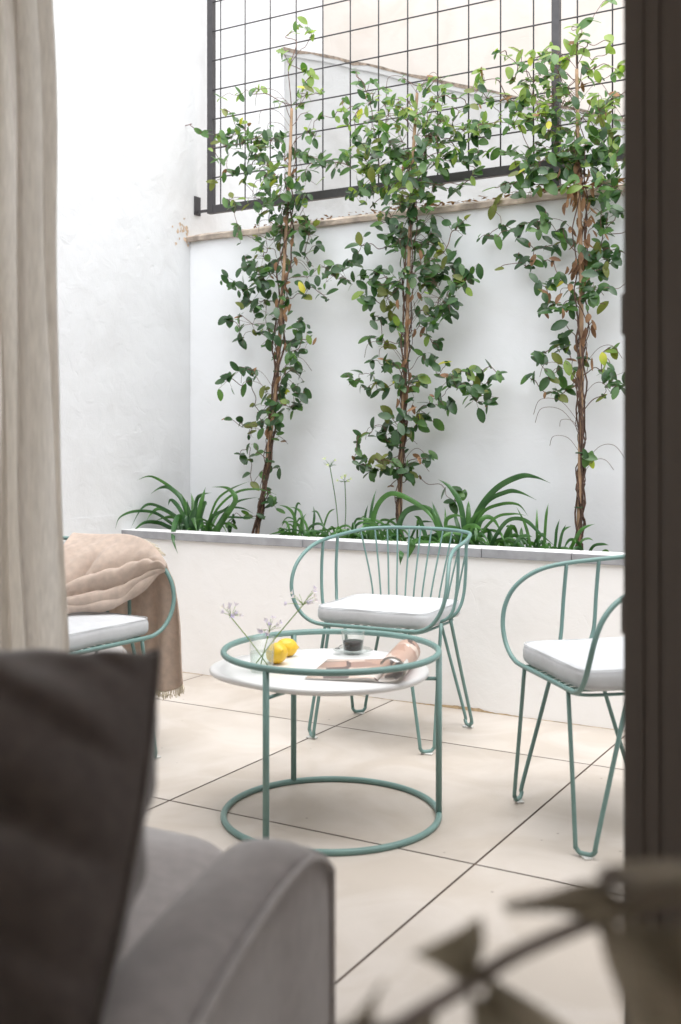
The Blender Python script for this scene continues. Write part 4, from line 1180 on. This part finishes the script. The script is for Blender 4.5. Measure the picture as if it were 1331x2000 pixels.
clump('strap_leaf_plant', 'bright green strap leaved clump with two long leaves bent rightward beside the wire backrest', 'plant', 'strap leaved plants in the planter', (910, 1050),
      cv(820, 900, 3.3275, """.030:300,490 380,330 500,180 650,102 750,105 850,145|.024:310,490 420,290 560,205 650,205 760,255|.018:320,490 400,350 520,285 640,285 705,360|.028:300,490 270,300 200,175 120,120|.028:310,490 316,330 318,260|.022:180,500 110,350 80,265|.028:160,500 90,340 0,280|.014:170,490 168,380 165,300
|.024:350,500 400,385 480,380 550,510|.014:330,490 480,380 600,345 690,355|.026:340,500 370,430 430,380|.022:480,520 440,450 400,470|.026:280,500 330,400 420,300|.026:360,500 370,520 385,545|.020:200,500 170,400 230,355 290,370|.022:290,495 240,390 225,340"""), extra=(30, .09, (.09, .20), .018, 1.0), seed=6)
clump('grassy_plant', 'spiky green leaves in the planter between the empty armchair and the dry brown vine', 'plant', None, (1010, 1056),
      cv(820, 900, 3.3275, """.020:460,520 560,400 680,385 790,480 880,555|.026:600,530 580,440 560,430|.016:720,530 690,430 630,300|.014:760,540 762,400 763,305|.014:800,480 822,360 838,275|.014:870,550 890,450 910,380|.012:905,555 925,480 950,415|.018:960,560 1050,450 1140,410|.020:662,520 662,470 662,430|.012:900,550 930,460 985,425
|.014:500,525 470,560 452,612|.018:800,520 790,560 772,605|.030:540,480 600,430 650,520|.014:720,540 710,560 708,590|.016:600,520 570,540 560,570|.022:640,540 600,520 480,525|.018:770,545 700,525 600,530"""), extra=(60, .16, (.06, .15), .015, 1.1), seed=8)

# ------------------------------------------------------------------ dried stem with curled leaves close to the camera
DP = .56
pb_ = at_d(560, 2000, DP); base = Vector((-.03, .57, .0))
pt = root('floor_vase', base, 'stoneware floor vase standing below the picture edge', 'vase')
MB().lathe([(.001, .003), (.09, .003), (.12, .05), (.13, .2), (.09, .36), (.05, .42), (.055, .45), (.048, .45), (.044, .42), (.08, .35), (.001, .30)], base, 36).build('vase_body', 'pot', pt)
dp = root('dried_plant', base + ZUP * .31, 'dried olive brown stem with curled leaves, out of focus at the bottom', 'plant')
st = MB()
sp_ = [base + ZUP * .31, base + ZUP * .5, at_d(600, 2130, 0.552), at_d(780, 2005, 0.552), at_d(900, 1932, 0.552), at_d(1000, 1868, 0.552), at_d(1100, 1822, 0.561), at_d(1165, 1798, 0.561), at_d(1260, 1768, 0.570), at_d(1360, 1742, 0.580)]
st.tube(crv(sp_, 6), .0042, 8)
st.tube([at_d(1165, 1800, 0.561), at_d(1200, 1760, 0.552), at_d(1331, 1735, 0.552)], .003, 6)
st.build('stem', 'dried_stem', dp)
def dleaf(pts_a, pts_b, d0, d1, ridge, curl, nb=14):
    """a leaf between two outline edges, ribbed across"""
    A_, B_ = crv([at_d(u, v, d0) for u, v in pts_a], 30), crv([at_d(u, v, d1) for u, v in pts_b], 30)
    n = min(len(A_), len(B_)); rows = []
    for i in range(n):
        q = i / (n - 1); row = []
        for j in range(nb + 1):
            w = j / nb
            p = A_[i].lerp(B_[i], w)
            p += Vector((0, 1, 0)) * (curl * math.sin(math.pi * w) + ridge * math.sin(q * 75 + w * 7)) + ZUP * ridge * .6 * math.cos(q * 75 + w * 6)
            row.append(p)
        rows.append(row)
    mb = MB(); mb.grid(rows)
    return mb.build('leaf', 'dried', dp)
dleaf([(800, 1865), (880, 1825), (942, 1788)], [(905, 1925), (925, 1915), (938, 1900)], 0.552, 0.552, .0006, .006)
dleaf([(942, 1788), (945, 1850), (925, 1915)], [(905, 1810), (900, 1870), (912, 1915)], 0.552, 0.538, .0006, -.005)
dleaf([(980, 1762), (1060, 1745), (1130, 1722), (1190, 1720)], [(985, 1764), (1080, 1778), (1150, 1800), (1205, 1812)], 0.561, 0.552, .0006, -.012)
dleaf([(1160, 1725), (1185, 1760), (1190, 1800)], [(1205, 1745), (1215, 1790), (1190, 1815)], 0.552, 0.561, .0006, .01)
dleaf([(1165, 1800), (1185, 1880), (1215, 1960), (1245, 2060)], [(1360, 1745), (1370, 1850), (1370, 1950), (1370, 2060)], 0.552, 0.589, .0022, -.03, 26)
dleaf([(1200, 1790), (1260, 1850), (1290, 1940), (1320, 2060)], [(1400, 1760), (1400, 1850), (1410, 1950), (1420, 2060)], 0.524, 0.552, .002, -.02, 26)
dleaf([(1160, 1700), (1240, 1680), (1340, 1682), (1400, 1690)], [(1175, 1728), (1250, 1740), (1340, 1740), (1400, 1740)], 0.580, 0.552, .001, -.012)
dleaf([(915, 1925), (920, 1990), (925, 2060)], [(950, 1925), (1040, 1985), (1110, 2060)], 0.552, 0.538, .0012, -.012)
dleaf([(938, 1920), (980, 1990), (1000, 2060)], [(975, 1930), (1060, 1970), (1180, 2060)], 0.552, 0.570, .0012, .012)
dleaf([(748, 1925), (735, 1960), (725, 2030)], [(752, 1925), (700, 1985), (640, 2030)], 0.552, 0.543, .0006, .006)
dleaf([(1210, 1775), (1260, 1730), (1320, 1712), (1380, 1700)], [(1215, 1782), (1275, 1768), (1330, 1760), (1390, 1765)], 0.540, 0.552, .0010, .010)
dleaf([(840, 1965), (800, 1985), (770, 2040), (760, 2090)], [(850, 1972), (850, 2010), (830, 2060), (800, 2100)], 0.552, 0.570, .0010, .010)
bud = MB(); bc_ = at_d(1188, 1713, 0.552)
bud.lathe([(.0003, -.007), (.003, -.004), (.0042, 0), (.003, .004), (.0003, .007)], bc_, 12); bud.build('bud', 'dried_stem', dp)
st2 = MB(); st2.tube(crv([at_d(1195, 1716, 0.552), at_d(1240, 1724, 0.561), at_d(1331, 1752, 0.570), at_d(1260, 1768, 0.570)], 6), .0022, 6); st2.build('stem', 'dried_stem', dp)
